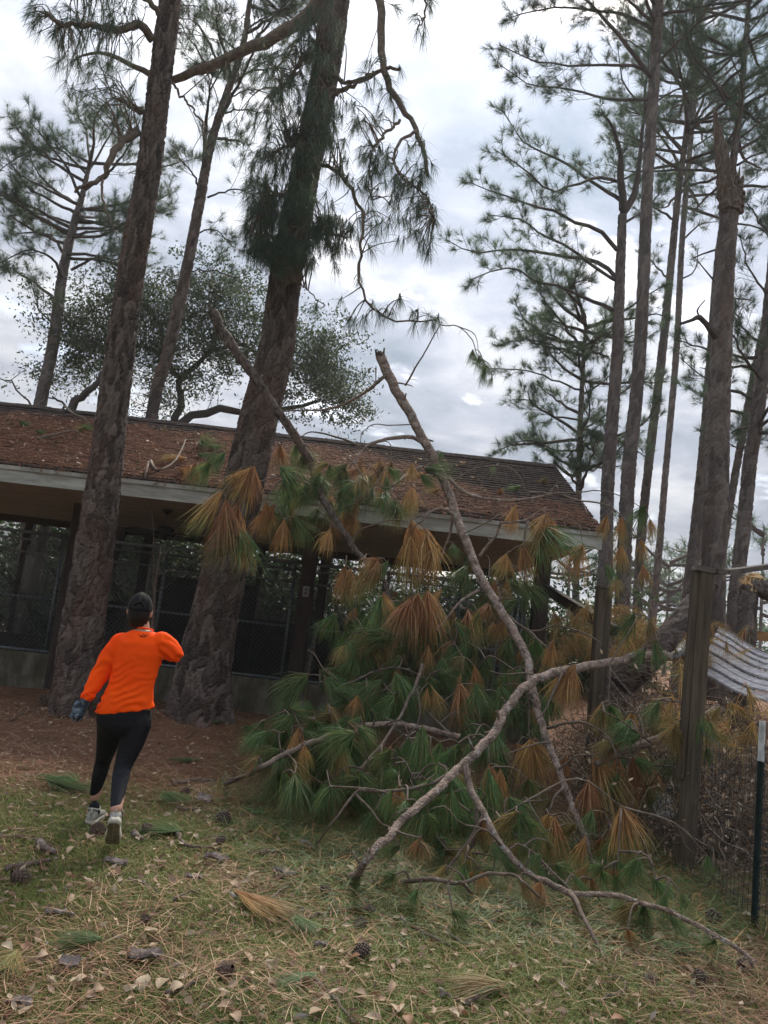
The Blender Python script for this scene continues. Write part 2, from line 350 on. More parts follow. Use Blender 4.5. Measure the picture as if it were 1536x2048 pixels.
    simple('plastic_grey', (0.20, 0.20, 0.20), (0.30, 0.30, 0.30), 6, 0.5, 0.0)
    simple('white_bag', (0.45, 0.45, 0.44), (0.66, 0.66, 0.65), 12, 0.6, 0.4, 0.01)
    simple('black_pot', (0.012, 0.012, 0.013), (0.03, 0.03, 0.032), 8, 0.5, 0.1)
    simple('blue_tarp', (0.10, 0.125, 0.14), (0.20, 0.23, 0.25), 5, 0.55, 0.4, 0.01)
    # the person's clothes
    x = NT('orange_shirt'); p = x.obj()
    x.color(x.ramp(x.noise(5, 4, 0.5, p), [(0.3, (0.96, 0.070, 0.002)), (0.7, (1.0, 0.098, 0.004))])); x.rough(0.8)
    x.b.inputs['Specular IOR Level'].default_value = 0.1
    x.bump(x.noise(420, 2, 0.5, p), 0.15, 0.001); MT['orange_shirt'] = x.m
    simple('leggings', (0.002, 0.002, 0.003), (0.004, 0.0042, 0.006), 9, 0.75, 0.2, 0.002)
    simple('leggings_mesh', (0.005, 0.006, 0.010), (0.008, 0.010, 0.016), 60, 0.75, 0.2, 0.001)
    simple('skin', (0.40, 0.215, 0.145), (0.48, 0.275, 0.19), 7, 0.55, 0.1, 0.001)
    simple('hair', (0.006, 0.004, 0.003), (0.016, 0.010, 0.007), 14, 0.5, 0.6, 0.004, (10, 10, 1))
    simple('cap_cloth', (0.004, 0.004, 0.006), (0.009, 0.009, 0.012), 60, 0.85, 0.3, 0.001)
    simple('cap_thread', (0.07, 0.062, 0.042), (0.11, 0.10, 0.066), 40, 0.8, 0.1)
    simple('shoe', (0.25, 0.235, 0.20), (0.36, 0.345, 0.30), 30, 0.75, 0.3, 0.002)
    simple('shoe_rim', (0.33, 0.31, 0.255), (0.44, 0.42, 0.35), 20, 0.6, 0.2, 0.002)
    simple('sole', (0.115, 0.090, 0.050), (0.24, 0.20, 0.115), 18, 0.85, 0.5, 0.004)
    simple('sock', (0.008, 0.008, 0.010), (0.016, 0.016, 0.019), 30, 0.9, 0.2, 0.001)
    simple('glove', (0.015, 0.020, 0.026), (0.14, 0.19, 0.235), 26, 0.7, 0.3, 0.002, lo=0.45, hi=0.55)
    simple('print', (0.03, 0.012, 0.01), (0.04, 0.016, 0.012), 10, 0.8, 0.0)
build_materials()
# ------------------------------------------------------------------ ground
def build_ground():
    xs = np.concatenate([-np.geomspace(400, 9, 14), np.linspace(-8, 8, 161), np.geomspace(9, 400, 14)])
    ys = np.concatenate([-np.geomspace(200, 2, 8), np.linspace(-1, 18, 191), np.geomspace(19, 600, 16)])
    X, Y = np.meshgrid(xs, ys); Z = gz(X, Y)
    n, k = X.shape; i = np.arange(n - 1)[:, None] * k; j = np.arange(k - 1)[None, :]
    q = np.stack([i + j, i + j + 1, i + k + j + 1, i + k + j], -1).reshape(-1, 4)
    mb = MB(); mb.add(np.stack([X, Y, Z], -1).reshape(-1, 3), q)
    tag(mb.build('ground', MT['ground']), 'leaf-strewn ground of short grass, pine straw and bare dirt', None, None, 'structure')
build_ground()

# ------------------------------------------------------------------ kennel building
YE, YW, YR, YB = 10.3, 12.4, 13.6, 16.9
ZE = P(560, 990, YE).z; ZR = P(560, 872, YR).z
XR = 0.5 * (P(1190, 1066, YE).x + P(1120, 940, YR).x); XL = -11.0
ZC = ZE - 0.20
def build_kennel():
    rng = np.random.default_rng(3)
    kb = thing('kennel_building', 'long low kennel building with pine straw on its shingle roof and chain-link runs', 'building', (-3, YW, 0))
    sl = (ZR - ZE) / (YR - YE)
    # roof deck and shingle courses
    mb = MB()
    for y0, y1, z0, z1 in ((YE, YR, ZE, ZR), (YB, YR, ZE, ZR)):
        mb.add([(XL, y0, z0 - .05), (XR, y0, z0 - .05), (XR, y1, z1 - .05), (XL, y1, z1 - .05), (XL, y0, z0 - .012), (XR, y0, z0 - .012), (XR, y1, z1 - .012), (XL, y1, z1 - .012)], BOXF)
    roof = mb.build('roof', MT['shingle'], kb, smooth=False)
    L = math.hypot(YR - YE, ZR - ZE); nrow = 26; ex = L / nrow
    ny, nz = -(ZR - ZE) / L, (YR - YE) / L
    for k in range(nrow):
        mb = MB(); x = XL
        while x < XR:
            w = min(0.30 + rng.uniform(-0.03, 0.03), XR + .03 - x)
            if w < 0.03: break
            s0 = k * ex - 0.03 + rng.uniform(-.008, .006); s1 = (k + 1) * ex + 0.02
            h0 = 0.017 + rng.uniform(0, .008); h1 = 0.002
            def pt(xx, s, h): return (xx, YE + (YR - YE) * s / L + ny * h, ZE + (ZR - ZE) * s / L + nz * h)
            a, b = x + .004, x + w - .004
            mb.add([pt(a, s0, 0), pt(b, s0, 0), pt(b, s1, 0), pt(a, s1, 0), pt(a, s0, h0), pt(b, s0, h0), pt(b, s1, h1), pt(a, s1, h1)], BOXF)
            x += w
        o = mb.build('shingle_course', MT['shingle'], kb, smooth=False)
        o.parent = roof; o.location = (0, 0, 0)
    mb = MB(); x = XL
    while x < XR - .1:
        w = 0.33; x1 = min(x + w, XR + .02); o_ = rng.uniform(0, .012)
        mb.add([(x, YR - .16, ZR - .16 * sl + .03 + o_), (x1, YR - .16, ZR - .16 * sl + .03 + o_), (x1, YR, ZR + .045 + o_), (x, YR, ZR + .045 + o_), (x1, YR + .16, ZR - .16 * sl + .03 + o_), (x, YR + .16, ZR - .16 * sl + .03 + o_)],
               [(0, 1, 2, 3), (3, 2, 4, 5)]); x += w - .01
    o = mb.build('ridge_cap', MT['shingle'], kb, smooth=False); o.parent = roof; o.location = (0, 0, 0)
    # fascia boards, in lengths
    for a, b in ((XL, -6.2), (-6.2, -1.2), (-1.2, XR)):
        mb = MB(); box(mb, (a + .003, YE - .03, ZE - .25), (b - .003, YE, ZE - .02)); mb.build('fascia_board', MT['fascia'], kb, smooth=False)
    mb = MB(); box(mb, (XL, YE - .055, ZE - .075), (XR, YE - .032, ZE - .022)); mb.build('drip_edge', MT['fascia'], kb, smooth=False)
    for sgn, y0, y1 in ((1, YE, YR), (-1, YB, YR)):
        mb = MB(); mb.add([(XR - .035, y0, ZE - .25), (XR, y0, ZE - .25), (XR, y1, ZR - .25), (XR - .035, y1, ZR - .25), (XR - .035, y0, ZE - .055), (XR, y0, ZE - .055), (XR, y1, ZR - .055), (XR - .035, y1, ZR - .055)], BOXF)
        mb.build('barge_board', MT['fascia'], kb, smooth=False)
    mb = MB(); mb.add([(XR - .25, YE + .1, ZC + .02), (XR - .25, YB - .1, ZC + .02), (XR - .25, YR, ZR - .1)], tris=[(0, 1, 2)]); mb.build('gable_wall', MT['soffit'], kb, smooth=False)
    # ceiling of narrow planks, running along the eave
    y = YE + .02; k = 0
    while y < YB - .05:
        mb = MB(); w = 0.196; dz = rng.uniform(-.004, .004)
        box(mb, (XL, y + .005, ZC + dz), (XR - .04, y + w - .005, ZC + .03 + dz)); mb.build('ceiling_plank', MT['soffit'], kb, smooth=False); y += w; k += 1
    # posts
    px_post = [P(610, 1200, YW).x, P(1080, 1200, YW).x]
    sp = px_post[1] - px_post[0]
    xs = [px_post[0] - 2 * sp, px_post[0] - sp, px_post[0], px_post[1]]
    for x in xs:
        mb = MB(); bar(mb, (x, YW, 0.0), (x, YW, ZC - .002), .24, .2, up=(0, 1, 0), bev=.012); mb.build('post', MT['post_brown'], kb, smooth=False)
        mb = MB(); bar(mb, (x, 16.2, -.3), (x, 16.2, ZC - .002), .2, .18, up=(0, 1, 0), bev=.012); mb.build('post', MT['post_brown'], kb, smooth=False)
    for x in (xs[1] + 1.3, xs[1] + 2.4, xs[0] + 1.2, xs[0] + 2.5):
        mb = MB(); bar(mb, (x, 16.2, -.3), (x, 16.2, ZC - .002), .12, .12, up=(0, 1, 0), bev=.01); mb.build('post', MT['post_brown'], kb, smooth=False)
    mb = MB(); box(mb, (XL, YW - .09, ZC - .29), (xs[3] - .125, YW + .09, ZC - .003)); 
    # low concrete wall and slab
    zk = P(590, 1364, YW).z
    mb = MB(); box(mb, (XL, YW - .10, -.3), (XR - .05, YW + .09, zk)); kw = mb.build('knee_wall', MT['concrete'], kb, smooth=False)
    mb = MB(); box(mb, (XL, YW + .09, -.3), (XR - .05, 16.5, .06)); mb.build('floor_slab', MT['concrete'], kb, smooth=False)
    # chain link runs on the front
    zt = P(900, 1160, YW).z
    def chain(x0, x1, z0, z1, y, nm='chain_link_mesh', pitch=.075, r=.0028):
        mb = MB(); H = z1 - z0; Wd = x1 - x0
        for sg in (1, -1):
            c = -H
            while c < Wd:
                xa, xb = max(0, c), min(Wd, c + H)
                za, zb = xa - c, xb - c
                if xb - xa > .02:
                    A = (x0 + xa, y + sg * .003, z0 + za) if sg > 0 else (x1 - xa, y + sg * .003, z0 + za)
                    B = (x0 + xb, y + sg * .003, z0 + zb) if sg > 0 else (x1 - xb, y + sg * .003, z0 + zb)
                    bar(mb, A, B, r * 2, r * 2, up=(0, 1, 0))
                c += pitch
        return mb.build(nm, MT['wire_mesh'], kb, smooth=False)
    def pipe(a, b, r=.024, nm='pipe', mt='galvanised'):
        mb = MB(); tube(mb, [a, b], r, 8); return mb.build(nm, MT[mt], kb)
    for i in range(3):
        a, b = xs[i] + .125, xs[i + 1] - .125
        chain(a, b, zk + .01, zt, YW - .02)
        pipe((a, YW - .02, zt), (b, YW - .02, zt), .027, 'top_rail')
        pipe((a, YW - .02, zk + .03), (b, YW - .02, zk + .03), .02, 'bottom_rail')
        n = 3
        for k in range(1, n):
            xx = a + (b - a) * k / n + (0.16 if i == 1 else 0); pipe((xx, YW + .012, zk), (xx, YW + .012, zt), .026, 'upright')
        xx = b - .10; pipe((xx, YW + .012, zk), (xx, YW + .012, zt), .024, 'upright')
        zm = zk + .85; pipe((a, YW + .02, zm), (b - .1, YW + .02, zm), .018, 'mid_rail')
    # stacked gate panels just behind the front, by the corner post
    # interior partitions and back panels, coloured dark; middle ones raised to darken the bay
    for x0, x1, h in ((xs[1] + .3, xs[2] - 1.3, 2.0), (xs[2] - 1.3, xs[3], 1.35), (xs[0], xs[1] - 1.6, .5), (xs[1] - 1.6, xs[1] + .3, .5)):
        n = max(2, int((x1 - x0) / 1.22)); w = (x1 - x0) / n
        for k in range(n):
            mb = MB(); box(mb, (x0 + k * w + .006, 16.0, .06), (x0 + (k + 1) * w - .006, 16.06, .06 + h)); mb.build('back_panel', MT['dark_panel'], kb, smooth=False)
    for x in (xs[1] + .05, xs[2], xs[2] - 1.85, xs[2] + 1.85):
        mb = MB(); box(mb, (x - .03, YW + .35, .06), (x + .03, 15.95, 1.45)); mb.build('run_partition', MT['dark_panel'], kb, smooth=False)
    mb = MB(); box(mb, (XL, 16.1, ZC - .14), (XR - .1, 16.3, ZC - .003)); mb.build('back_beam', MT['post_brown'], kb, smooth=False)
    chain(xs[1], xs[3], 1.42, ZC - .15, 16.15, pitch=.09, r=.003); chain(xs[0], xs[1], .55, ZC - .15, 16.15, pitch=.09, r=.003)
    for z in (2.45, 2.2): pipe((xs[1] - 3, 15.2, z), (xs[3], 15.2, z), .02, 'inner_rail')
    # switch box on the post
    b = thing('switch_box', 'small grey electrical box screwed to the brown kennel post', 'electrical box', P(612, 1183, YW - .115))
    mb = MB(); bar(mb, b.location + Vector((0, 0, -.085)), b.location + Vector((0, 0, .085)), .11, .05, up=(0, 1, 0), bev=.008); mb.build('housing', MT['plastic_grey'], b, smooth=False)
    mb = MB(); bar(mb, b.location + Vector((0, -.028, -.06)), b.location + Vector((0, -.028, .06)), .075, .012, up=(0, 1, 0), bev=.004); mb.build('cover', MT['plastic_grey'], b, smooth=False)
    for dz in (-.028, .028):
        mb = MB(); bar(mb, b.location + Vector((-.014, -.036, dz)), b.location + Vector((.014, -.036, dz)), .006, .03, bev=0); mb.build('socket', MT['black_pot'], b, smooth=False)
    # stacked spare chain-link panels
    for k in range(5):
        x0 = xs[3] - .62 + k * .115; y0 = YW + .22 + .1 * k
        g = thing('gate_panel', 'spare chain-link gate panel stood on end in the stack beside the corner post', 'gate panel', (x0, y0, .06), 'spare panels stacked by the corner post')
        mb = MB()
        tube(mb, [(x0, y0, .06), (x0 + .02, y0, 2.2 + .03 * k)], .024, 8); tube(mb, [(x0 + .07, y0 + .75, .06), (x0 + .09, y0 + .75, 2.2 + .03 * k)], .024, 8)
        for z in (.1, 1.1, 2.17 + .03 * k): tube(mb, [(x0 + .01, y0, z), (x0 + .08, y0 + .75, z)], .02, 8)
        mb.build('frame', MT['galvanised'], g)
        mb = MB(); c = -2.0
        for sg in (1, -1):
            c = -2.0
            while c < .72:
                a_, b_ = max(0, c), min(.72, c + 2.0)
                f = (lambda u: u) if sg > 0 else (lambda u: .72 - u)
                bar(mb, (x0 + .015 + .09 * f(a_), y0 + f(a_), .12 + a_ - c), (x0 + .015 + .09 * f(b_), y0 + f(b_), .12 + b_ - c), .005, .005); c += .08
        mb.build('wire_mesh', MT['wire_mesh'], g, smooth=False)
    # ceiling fan
    c = P(329, 1062, 11.8); f = thing('ceiling_fan', 'dark ceiling fan hanging under the kennel ceiling planks', 'ceiling fan', (c.x, c.y, ZC))
    def lathe(mb, prof, cx, cy, n=20):
        v = [(cx + r * math.cos(2 * math.pi * k / n), cy + r * math.sin(2 * math.pi * k / n), z) for r, z in prof for k in range(n)]
        q = [(i * n + k, i * n + (k + 1) % n, (i + 1) * n + (k + 1) % n, (i + 1) * n + k) for i in range(len(prof) - 1) for k in range(n)]; mb.add(v, q)
    mb = MB(); lathe(mb, [(.001, ZC), (.075, ZC), (.07, ZC - .03), (.035, ZC - .07), (.014, ZC - .075), (.014, ZC - .27)], c.x, c.y); mb.build('downrod', MT['fan_metal'], f)
    zf = ZC - .27; mb = MB(); lathe(mb, [(.001, zf + .02), (.06, zf + .02), (.14, zf - .02), (.155, zf - .06), (.14, zf - .11), (.07, zf - .15), (.06, zf - .2), (.001, zf - .21)], c.x, c.y); mb.build('motor', MT['fan_metal'], f)
    for k in range(5):
        a = k * 2 * math.pi / 5 + .35; d = Vector((math.cos(a), math.sin(a), 0)); s = Vector((-math.sin(a), math.cos(a), .18)); p0 = Vector((c.x, c.y, zf - .11))
        mb = MB(); v = []
        for t, w in ((.13, .02), (.2, .055), (.35, .065), (.6, .075), (.66, .05)):
            for sg in (-1, 1):
                for h in (0, .008): v.append(tuple(p0 + d * t + s * (w * sg) + Vector((0, 0, h - .02 * t))))
        q = []
        for i in range(4):
            b_ = i * 4; q += [(b_, b_ + 2, b_ + 6, b_ + 4), (b_ + 1, b_ + 5, b_ + 7, b_ + 3), (b_, b_ + 4, b_ + 5, b_ + 1), (b_ + 2, b_ + 3, b_ + 7, b_ + 6)]
        q += [(0, 1, 3, 2), (16, 18, 19, 17)]; mb.add(v, q); mb.build('blade', MT['fan_metal'], f, smooth=False)
build_kennel()
def roof_point(x, s):
    """a point s of the way up the front roof slope"""
    return Vector((x, YE + (YR - YE) * s, ZE + (ZR - ZE) * s))

# ------------------------------------------------------------------ needles and trees
def needles(mb, pos, dirs, n, L, w, droop, spread, rng, along=0.5, dead=0.0, seg=2, dvar=0.0):
    """tufts of pine needles round the end of each twig"""
    pos = np.asarray(pos, float); dirs = np.asarray(dirs, float); N = len(pos)
    if N == 0: return
    dirs = dirs / (np.linalg.norm(dirs, axis=1)[:, None] + 1e-9)
    Lt = L * rng.uniform(.75, 1.15, N)
    p = np.repeat(pos, n, 0); a = np.repeat(dirs, n, 0); Ln = np.repeat(Lt, n) * rng.uniform(.7, 1.1, N * n)
    r = rng.standard_normal((N * n, 3)); d = a * rng.uniform(.35, 1.2, (N * n, 1)) + r * spread
    d /= np.linalg.norm(d, axis=1)[:, None]
    st = p - a * (rng.random((N * n, 1)) * along * Ln[:, None])
    side = np.cross(d, rng.standard_normal((N * n, 3))); side /= np.linalg.norm(side, axis=1)[:, None] + 1e-9
    tr = np.repeat(rng.random(N), n) * .5 + rng.random(N * n) * .5
    dd = np.clip(np.repeat(np.broadcast_to(np.asarray(dead, float), (N,)), n) + dvar * rng.standard_normal(N * n), 0, 1)
    g = np.array((0, 0, -droop)); h = side * (w / 2)
    if seg == 1:
        tip = st + (d + g * .5) * Ln[:, None]
        v = np.stack([st - h, st + h, tip], 1).reshape(-1, 3); b = np.arange(N * n)[:, None] * 3
        mb.add(v, tris=b + np.array([0, 1, 2]), rnd=np.repeat(tr, 3), dead=np.repeat(dd, 3))
    else:
        mid = st + (d + g * .25) * Ln[:, None] * .5; d2 = d + g; d2 /= np.linalg.norm(d2, axis=1)[:, None]; tip = mid + d2 * Ln[:, None] * .5
        v = np.stack([st - h, st + h, mid - h * .9, mid + h * .9, tip], 1).reshape(-1, 3); b = np.arange(N * n)[:, None] * 5
        mb.add(v, quads=b + np.array([0, 1, 3, 2]), tris=b + np.array([2, 3, 4]), rnd=np.repeat(tr, 5), dead=np.repeat(dd, 5))

def bark_trunk(name, pts, rad, parent, mt, du=.03, dv=.04, cu=.085, cv=.20, depth=.022, flare=0.0, seed=1, cap=True):
    """a tapered trunk whose bark plates stand proud of the fissures"""
    rng = np.random.default_rng(seed)
    p0 = np.asarray([tuple(q) for q in pts], float); Ltot = np.linalg.norm(np.diff(p0, axis=0), axis=1).sum()
    n = max(8, int(Ltot / dv)); p = catmull(pts, n); r = np.interp(np.linspace(0, 1, n), np.linspace(0, 1, len(rad)), rad)
    rm = float(np.mean(rad)); na = max(12, int(2 * math.pi * rm / du)); nu = max(5, int(round(2 * math.pi * rm / cu)))
    ln = np.concatenate([[0], np.cumsum(np.linalg.norm(np.diff(p, axis=0), axis=1))])
    th = np.arange(na) * 2 * np.pi / na
    Vv, Uu = np.meshgrid(ln / cv, th / (2 * np.pi) * nu, indexing='ij')
    Uu = Uu + .35 * np.sin(Vv * 2.1 + Uu) ; Vv = Vv + .3 * np.sin(Uu * 1.7) + .35 * vnoise(Uu * 1.3, Vv * 1.3)
    nv = int(ln[-1] / cv) + 6; jx = rng.random((nu, nv)); jy = rng.random((nu, nv)); cid = rng.random((nu, nv))
    ui = np.floor(Uu).astype(int); vi = np.floor(Vv).astype(int)
    f1 = np.full(Uu.shape, 9.); f2 = np.full(Uu.shape, 9.); c1 = np.zeros(Uu.shape)
    for a in (-1, 0, 1):
        for b in (-1, 0, 1):
            cu_, cv_ = ui + a, vi + b; ka, kb = cu_ % nu, np.clip(cv_, 0, nv - 1)
            dd = np.hypot(cu_ + jx[ka, kb] - Uu, cv_ + jy[ka, kb] - Vv); nw = dd < f1
            f2 = np.where(nw, f1, np.minimum(f2, dd)); c1 = np.where(nw, cid[ka, kb], c1); f1 = np.where(nw, dd, f1)
    plate = np.clip((f2 - f1) / .28, 0, 1) ** .7
    disp = depth * (plate - .75) + depth * .5 * (c1 - .5) * plate + depth * .25 * rng.standard_normal(Uu.shape) * .5
    t, s, u = frames(p); R = r[:, None] + disp
    if flare: 
        fl = np.exp(-ln / .35)[:, None] * flare; R = R + fl * (1 + .45 * np.sin(th * 4 + 1.3)[None, :] + .3 * np.sin(th * 7)[None, :])
    v = p[:, None, :] + R[..., None] * (np.cos(th)[None, :, None] * s[:, None, :] + np.sin(th)[None, :, None] * u[:, None, :])
    i = np.arange(n - 1)[:, None] * na; j = np.arange(na)[None, :]; k = (j + 1) % na
    q = np.stack([i + j, i + k, i + na + k, i + na + j], -1).reshape(-1, 4)
    mb = MB(); mb.add(v.reshape(-1, 3), q, cell=c1.ravel())
    if cap: mb.add([tuple(p[-1])], cell=.5); e = (n - 1) * na; mb.f3.append(np.array([(e + b, e + (b + 1) % na, n * na) for b in range(na)])); mb.m3.append(np.zeros(na))
    return mb.build(name, MT[mt], parent, smooth=False)

def sub_branches(lp, rng, wood, tp, td, step=.3, start=.3, slen=(.35, 1.0), r=.0065, up=.35, sub=2, sides=4, hang=0.0):
    """side shoots along a limb; each ends in tufts"""
    lp = np.asarray(lp); seg = np.linalg.norm(np.diff(lp, axis=0), axis=1); cl = np.concatenate([[0], np.cumsum(seg)]); Lm = cl[-1]
    s = Lm * start
    while s < Lm:
        t = s / Lm; c = np.array([np.interp(s, cl, lp[:, k]) for k in range(3)]); e = min(Lm, s + .1)
        tg = np.array([np.interp(e, cl, lp[:, k]) for k in range(3)]) - np.array([np.interp(max(0, e - .2), cl, lp[:, k]) for k in range(3)]); tg /= np.linalg.norm(tg) + 1e-9
        rv = rng.standard_normal(3); rv -= tg * (rv @ tg); rv /= np.linalg.norm(rv)
        d = tg * .75 + rv * .75 + np.array((0, 0, up - hang)); d /= np.linalg.norm(d); l = rng.uniform(*slen) * (1.1 - .5 * t)
        m1 = c + d * l * .5 + np.array((0, 0, -.06 * l)); d2 = d + np.array((0, 0, up * .9 - hang * 1.6)) + rng.standard_normal(3) * .2; d2 /= np.linalg.norm(d2); e1 = m1 + d2 * l * .5
        q = catmull([c, m1, e1], 5); tube(wood, q, np.linspace(r, r * .45, 5), sides, False)
        tp.append(e1); td.append(d2)
        for _ in range(sub):
            f = rng.uniform(.35, .9); b0 = q[int(f * 4)]; d3 = d2 + rng.standard_normal(3) * .7 + np.array((0, 0, .25 - hang)); d3 /= np.linalg.norm(d3); l3 = l * rng.uniform(.25, .5)
            tube(wood, [b0, b0 + d3 * l3], [r * .6, r * .35], 3, False); tp.append(b0 + d3 * l3); td.append(d3)
        s += step * rng.uniform(.6, 1.4)
    tp.append(lp[-1]); td.append(lp[-1] - lp[-2])

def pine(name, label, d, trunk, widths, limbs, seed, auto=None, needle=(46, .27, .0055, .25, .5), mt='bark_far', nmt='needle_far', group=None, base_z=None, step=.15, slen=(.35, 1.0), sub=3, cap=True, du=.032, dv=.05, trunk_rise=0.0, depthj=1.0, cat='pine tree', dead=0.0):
    rng = np.random.default_rng(seed)
    pts = [P(x, y, d) for x, y in trunk]; rad = [.92 * w * d / F_PX / 2 for w in widths]
    b = pts[0]; zb = float(gz(b.x, b.y)) - .1
    if b.z > zb + .05:
        dirv = (pts[1] - pts[0]); nb = pts[0] - dirv * ((pts[0].z - zb) / dirv.z); pts = [nb] + pts; rad = [rad[0] * 1.12] + rad
    t = thing(name, label, cat, pts[0], group)
    bark_trunk('trunk', pts, rad, t, mt, du=du, dv=dv, cu=.085, cv=.2, depth=.022, seed=seed, cap=cap, flare=.05)
    cp = MB(); tp, td = [], []
    alll = [([P(x, y, d + j * depthj) if len(q) == 2 else P(x, y, q[2]) for (x, y, *_), q, j in zip(l, l, np.linspace(0, rng.uniform(-1.6, 1.6), len(l)))], w) for l, w in limbs]
    if auto:                                    # limbs the list does not name, all round the stem
        n, t0, t1, ln = auto; tr = catmull(pts, 60)
        for k in range(n):
            c = tr[int(59 * rng.uniform(t0, t1))]; a = rng.uniform(0, 2 * math.pi); l = ln * rng.uniform(.6, 1.15)
            e = np.array((math.cos(a), math.sin(a), 0))
            el = rng.uniform(-.25, .75); cv_ = rng.uniform(-.1, .3); sw = np.array((-math.sin(a), math.cos(a), 0)) * rng.normal() * .25 * l
            alll.append(([c, c + e * l * .4 + np.array((0, 0, l * el * .35)) + sw * .4, c + e * l * .75 + np.array((0, 0, l * (el * .7 + cv_ * .4))) + sw, c + e * l + np.array((0, 0, l * (el + cv_))) + sw * .6], 8))
    for l, w in alll:
        mb = MB(); n = 12; lp = catmull(l, n); lp[1:-1] += rng.standard_normal((n - 2, 3)) * .014
        tube(mb, lp, np.linspace(w * d / F_PX / 2, .01, n), 6, False)
        sub_branches(lp, rng, mb, tp, td, step=step, slen=slen, sub=sub)
        mb.build('limb', MT[mt], t)
    n, L, w, dr, spd = needle
    needles(cp, tp, np.array(td) + np.array((0, 0, .25)), n, L, w, dr, spd, rng, seg=1, dead=dead, dvar=.08)
    if tp: cp.build('crown', MT[nmt], t, smooth=False)
    return t, pts

def build_background_trees():
    RN = (20, .36, .012, .25, .5)
    g = 'tall pines standing beyond the fence'
    pine('pine_tree', 'tall pine forking high up, beside the kennel roof corner', 17.0,
         [(1208, 1236), (1213, 1048), (1218, 924), (1235, 700), (1238, 600), (1245, 430)], [34, 29, 28, 26, 24, 19],
         [([(1246, 420), (1240, 345), (1240, 300), (1222, 250), (1195, 220)], 19), ([(1246, 425), (1268, 390), (1278, 325), (1290, 210), (1298, 100)], 18),
          ([(1240, 400), (1215, 385), (1160, 345), (1100, 310), (1050, 285), (1000, 215)], 10),
          ([(1240, 365), (1195, 355), (1150, 370), (1095, 380), (1040, 330), (990, 300)], 8),
          ([(1234, 500), (1200, 460), (1140, 440), (1090, 415), (1020, 395), (940, 365)], 11),
          ([(1232, 555), (1200, 525), (1150, 515), (1090, 505), (1020, 500), (950, 505), (895, 480)], 11),
          ([(1230, 560), (1205, 545), (1140, 500), (1085, 470), (1045, 440), (980, 430)], 8),
          ([(1226, 620), (1180, 600), (1130, 575), (1070, 560), (1020, 535), (940, 560)], 10),
          ([(1240, 450), (1290, 420), (1330, 370)], 7), ([(1222, 800), (1260, 770), (1290, 720)], 5)], 11, needle=(42, .27, .0060, .25, .5), step=.15, slen=(.3, .85))
    pine('pine_tree', 'tallest straight pine with bare stem up to a high crown, next to the forked pine', 15.5,
         [(1244, 1230), (1251, 1048), (1259, 924), (1280, 700), (1296, 350), (1309, 150), (1316, 0), (1322, -160)], [33, 30, 31, 28, 25, 25, 27, 20],
         [([(1300, 150), (1270, 130), (1220, 130), (1150, 130), (1080, 125), (1000, 90)], 9), ([(1296, 200), (1240, 200), (1180, 190), (1120, 175), (1060, 170), (1000, 130)], 8),
          ([(1306, 160), (1260, 100), (1210, 40), (1170, 0), (1120, -30)], 12), ([(1312, 130), (1350, 90), (1400, 40), (1430, -10)], 8),
          ([(1308, 60), (1250, 30), (1180, 20), (1100, 15), (1010, 40)], 9), ([(1318, 20), (1270, -40), (1180, -70), (1080, -60)], 9),
          ([(1300, 210), (1350, 180), (1400, 175)], 6), ([(1316, -20), (1380, -60), (1450, -70)], 8)], 12, needle=(42, .27, .0060, .25, .5), step=.15, slen=(.3, .9), auto=(14, .82, .99, 2.6))
    pine('pine_tree', 'slim straight pine standing behind the tallest pine', 21,
         [(1275, 1225), (1281, 1090), (1298, 924), (1325, 700), (1345, 500), (1358, 375), (1375, 250), (1390, 120), (1400, -20)], [22, 20, 19, 19, 16, 14, 13, 12, 8],
         [([(1375, 250), (1420, 210), (1460, 150)], 8), ([(1385, 180), (1350, 130), (1330, 60)], 7), ([(1358, 380), (1390, 340), (1430, 300)], 6), ([(1368, 300), (1330, 260), (1310, 225)], 6),
          ([(1352, 440), (1300, 410), (1270, 380)], 6), ([(1340, 560), (1310, 530), (1285, 500)], 5)], 13, auto=(26, .70, .98, 3.0), needle=(42, .27, .0060, .25, .5), step=.15)
    pine('pine_tree', 'slimmest pine of the row, thin pale stem behind the snapped trunk', 25,
         [(1306, 1230), (1319, 1090), (1333, 924), (1353, 700), (1363, 500), (1375, 350), (1390, 200), (1405, 60)], [17, 15, 14, 14, 13, 12, 10, 7],
         [([(1365, 480), (1400, 450), (1440, 440)], 5), ([(1360, 560), (1390, 540), (1395, 500)], 4), ([(1380, 300), (1440, 260), (1480, 250)], 5)], 14, auto=(22, .66, .97, 3.0), needle=(13, .40, .014, .25, .5), step=.42)
    pine('pine_tree', 'grey pine partly hidden behind the snapped trunk', 20,
         [(1371, 1250), (1380, 1173), (1400, 1000), (1414, 850), (1425, 700), (1440, 500), (1473, 280), (1490, 100), (1500, -40)], [32, 29, 28, 26, 24, 20, 14, 12, 9],
         [([(1473, 270), (1500, 230), (1530, 220)], 6), ([(1475, 330), (1510, 310), (1560, 300)], 6)], 15, auto=(28, .74, .99, 3.0), needle=(42, .27, .0060, .25, .5), step=.15)
    pine('pine_tree', 'leaning pine by the edge of the collapsed plank roof', 16,
         [(1470, 1215), (1473, 1173), (1488, 1048), (1500, 924), (1513, 841), (1532, 680), (1556, 420), (1575, 200)], [32, 30, 30, 29, 29, 27, 24, 18],
         [([(1500, 900), (1465, 890), (1435, 870)], 4), ([(1520, 760), (1560, 700), (1600, 680)], 6), ([(1530, 690), (1490, 660), (1460, 600)], 5), ([(1540, 600), (1500, 540), (1480, 470)], 6), ([(1550, 480), (1510, 430), (1490, 400)], 6)], 16, auto=(18, .6, .98, 2.4), needle=(42, .27, .0060, .25, .5), step=.15)
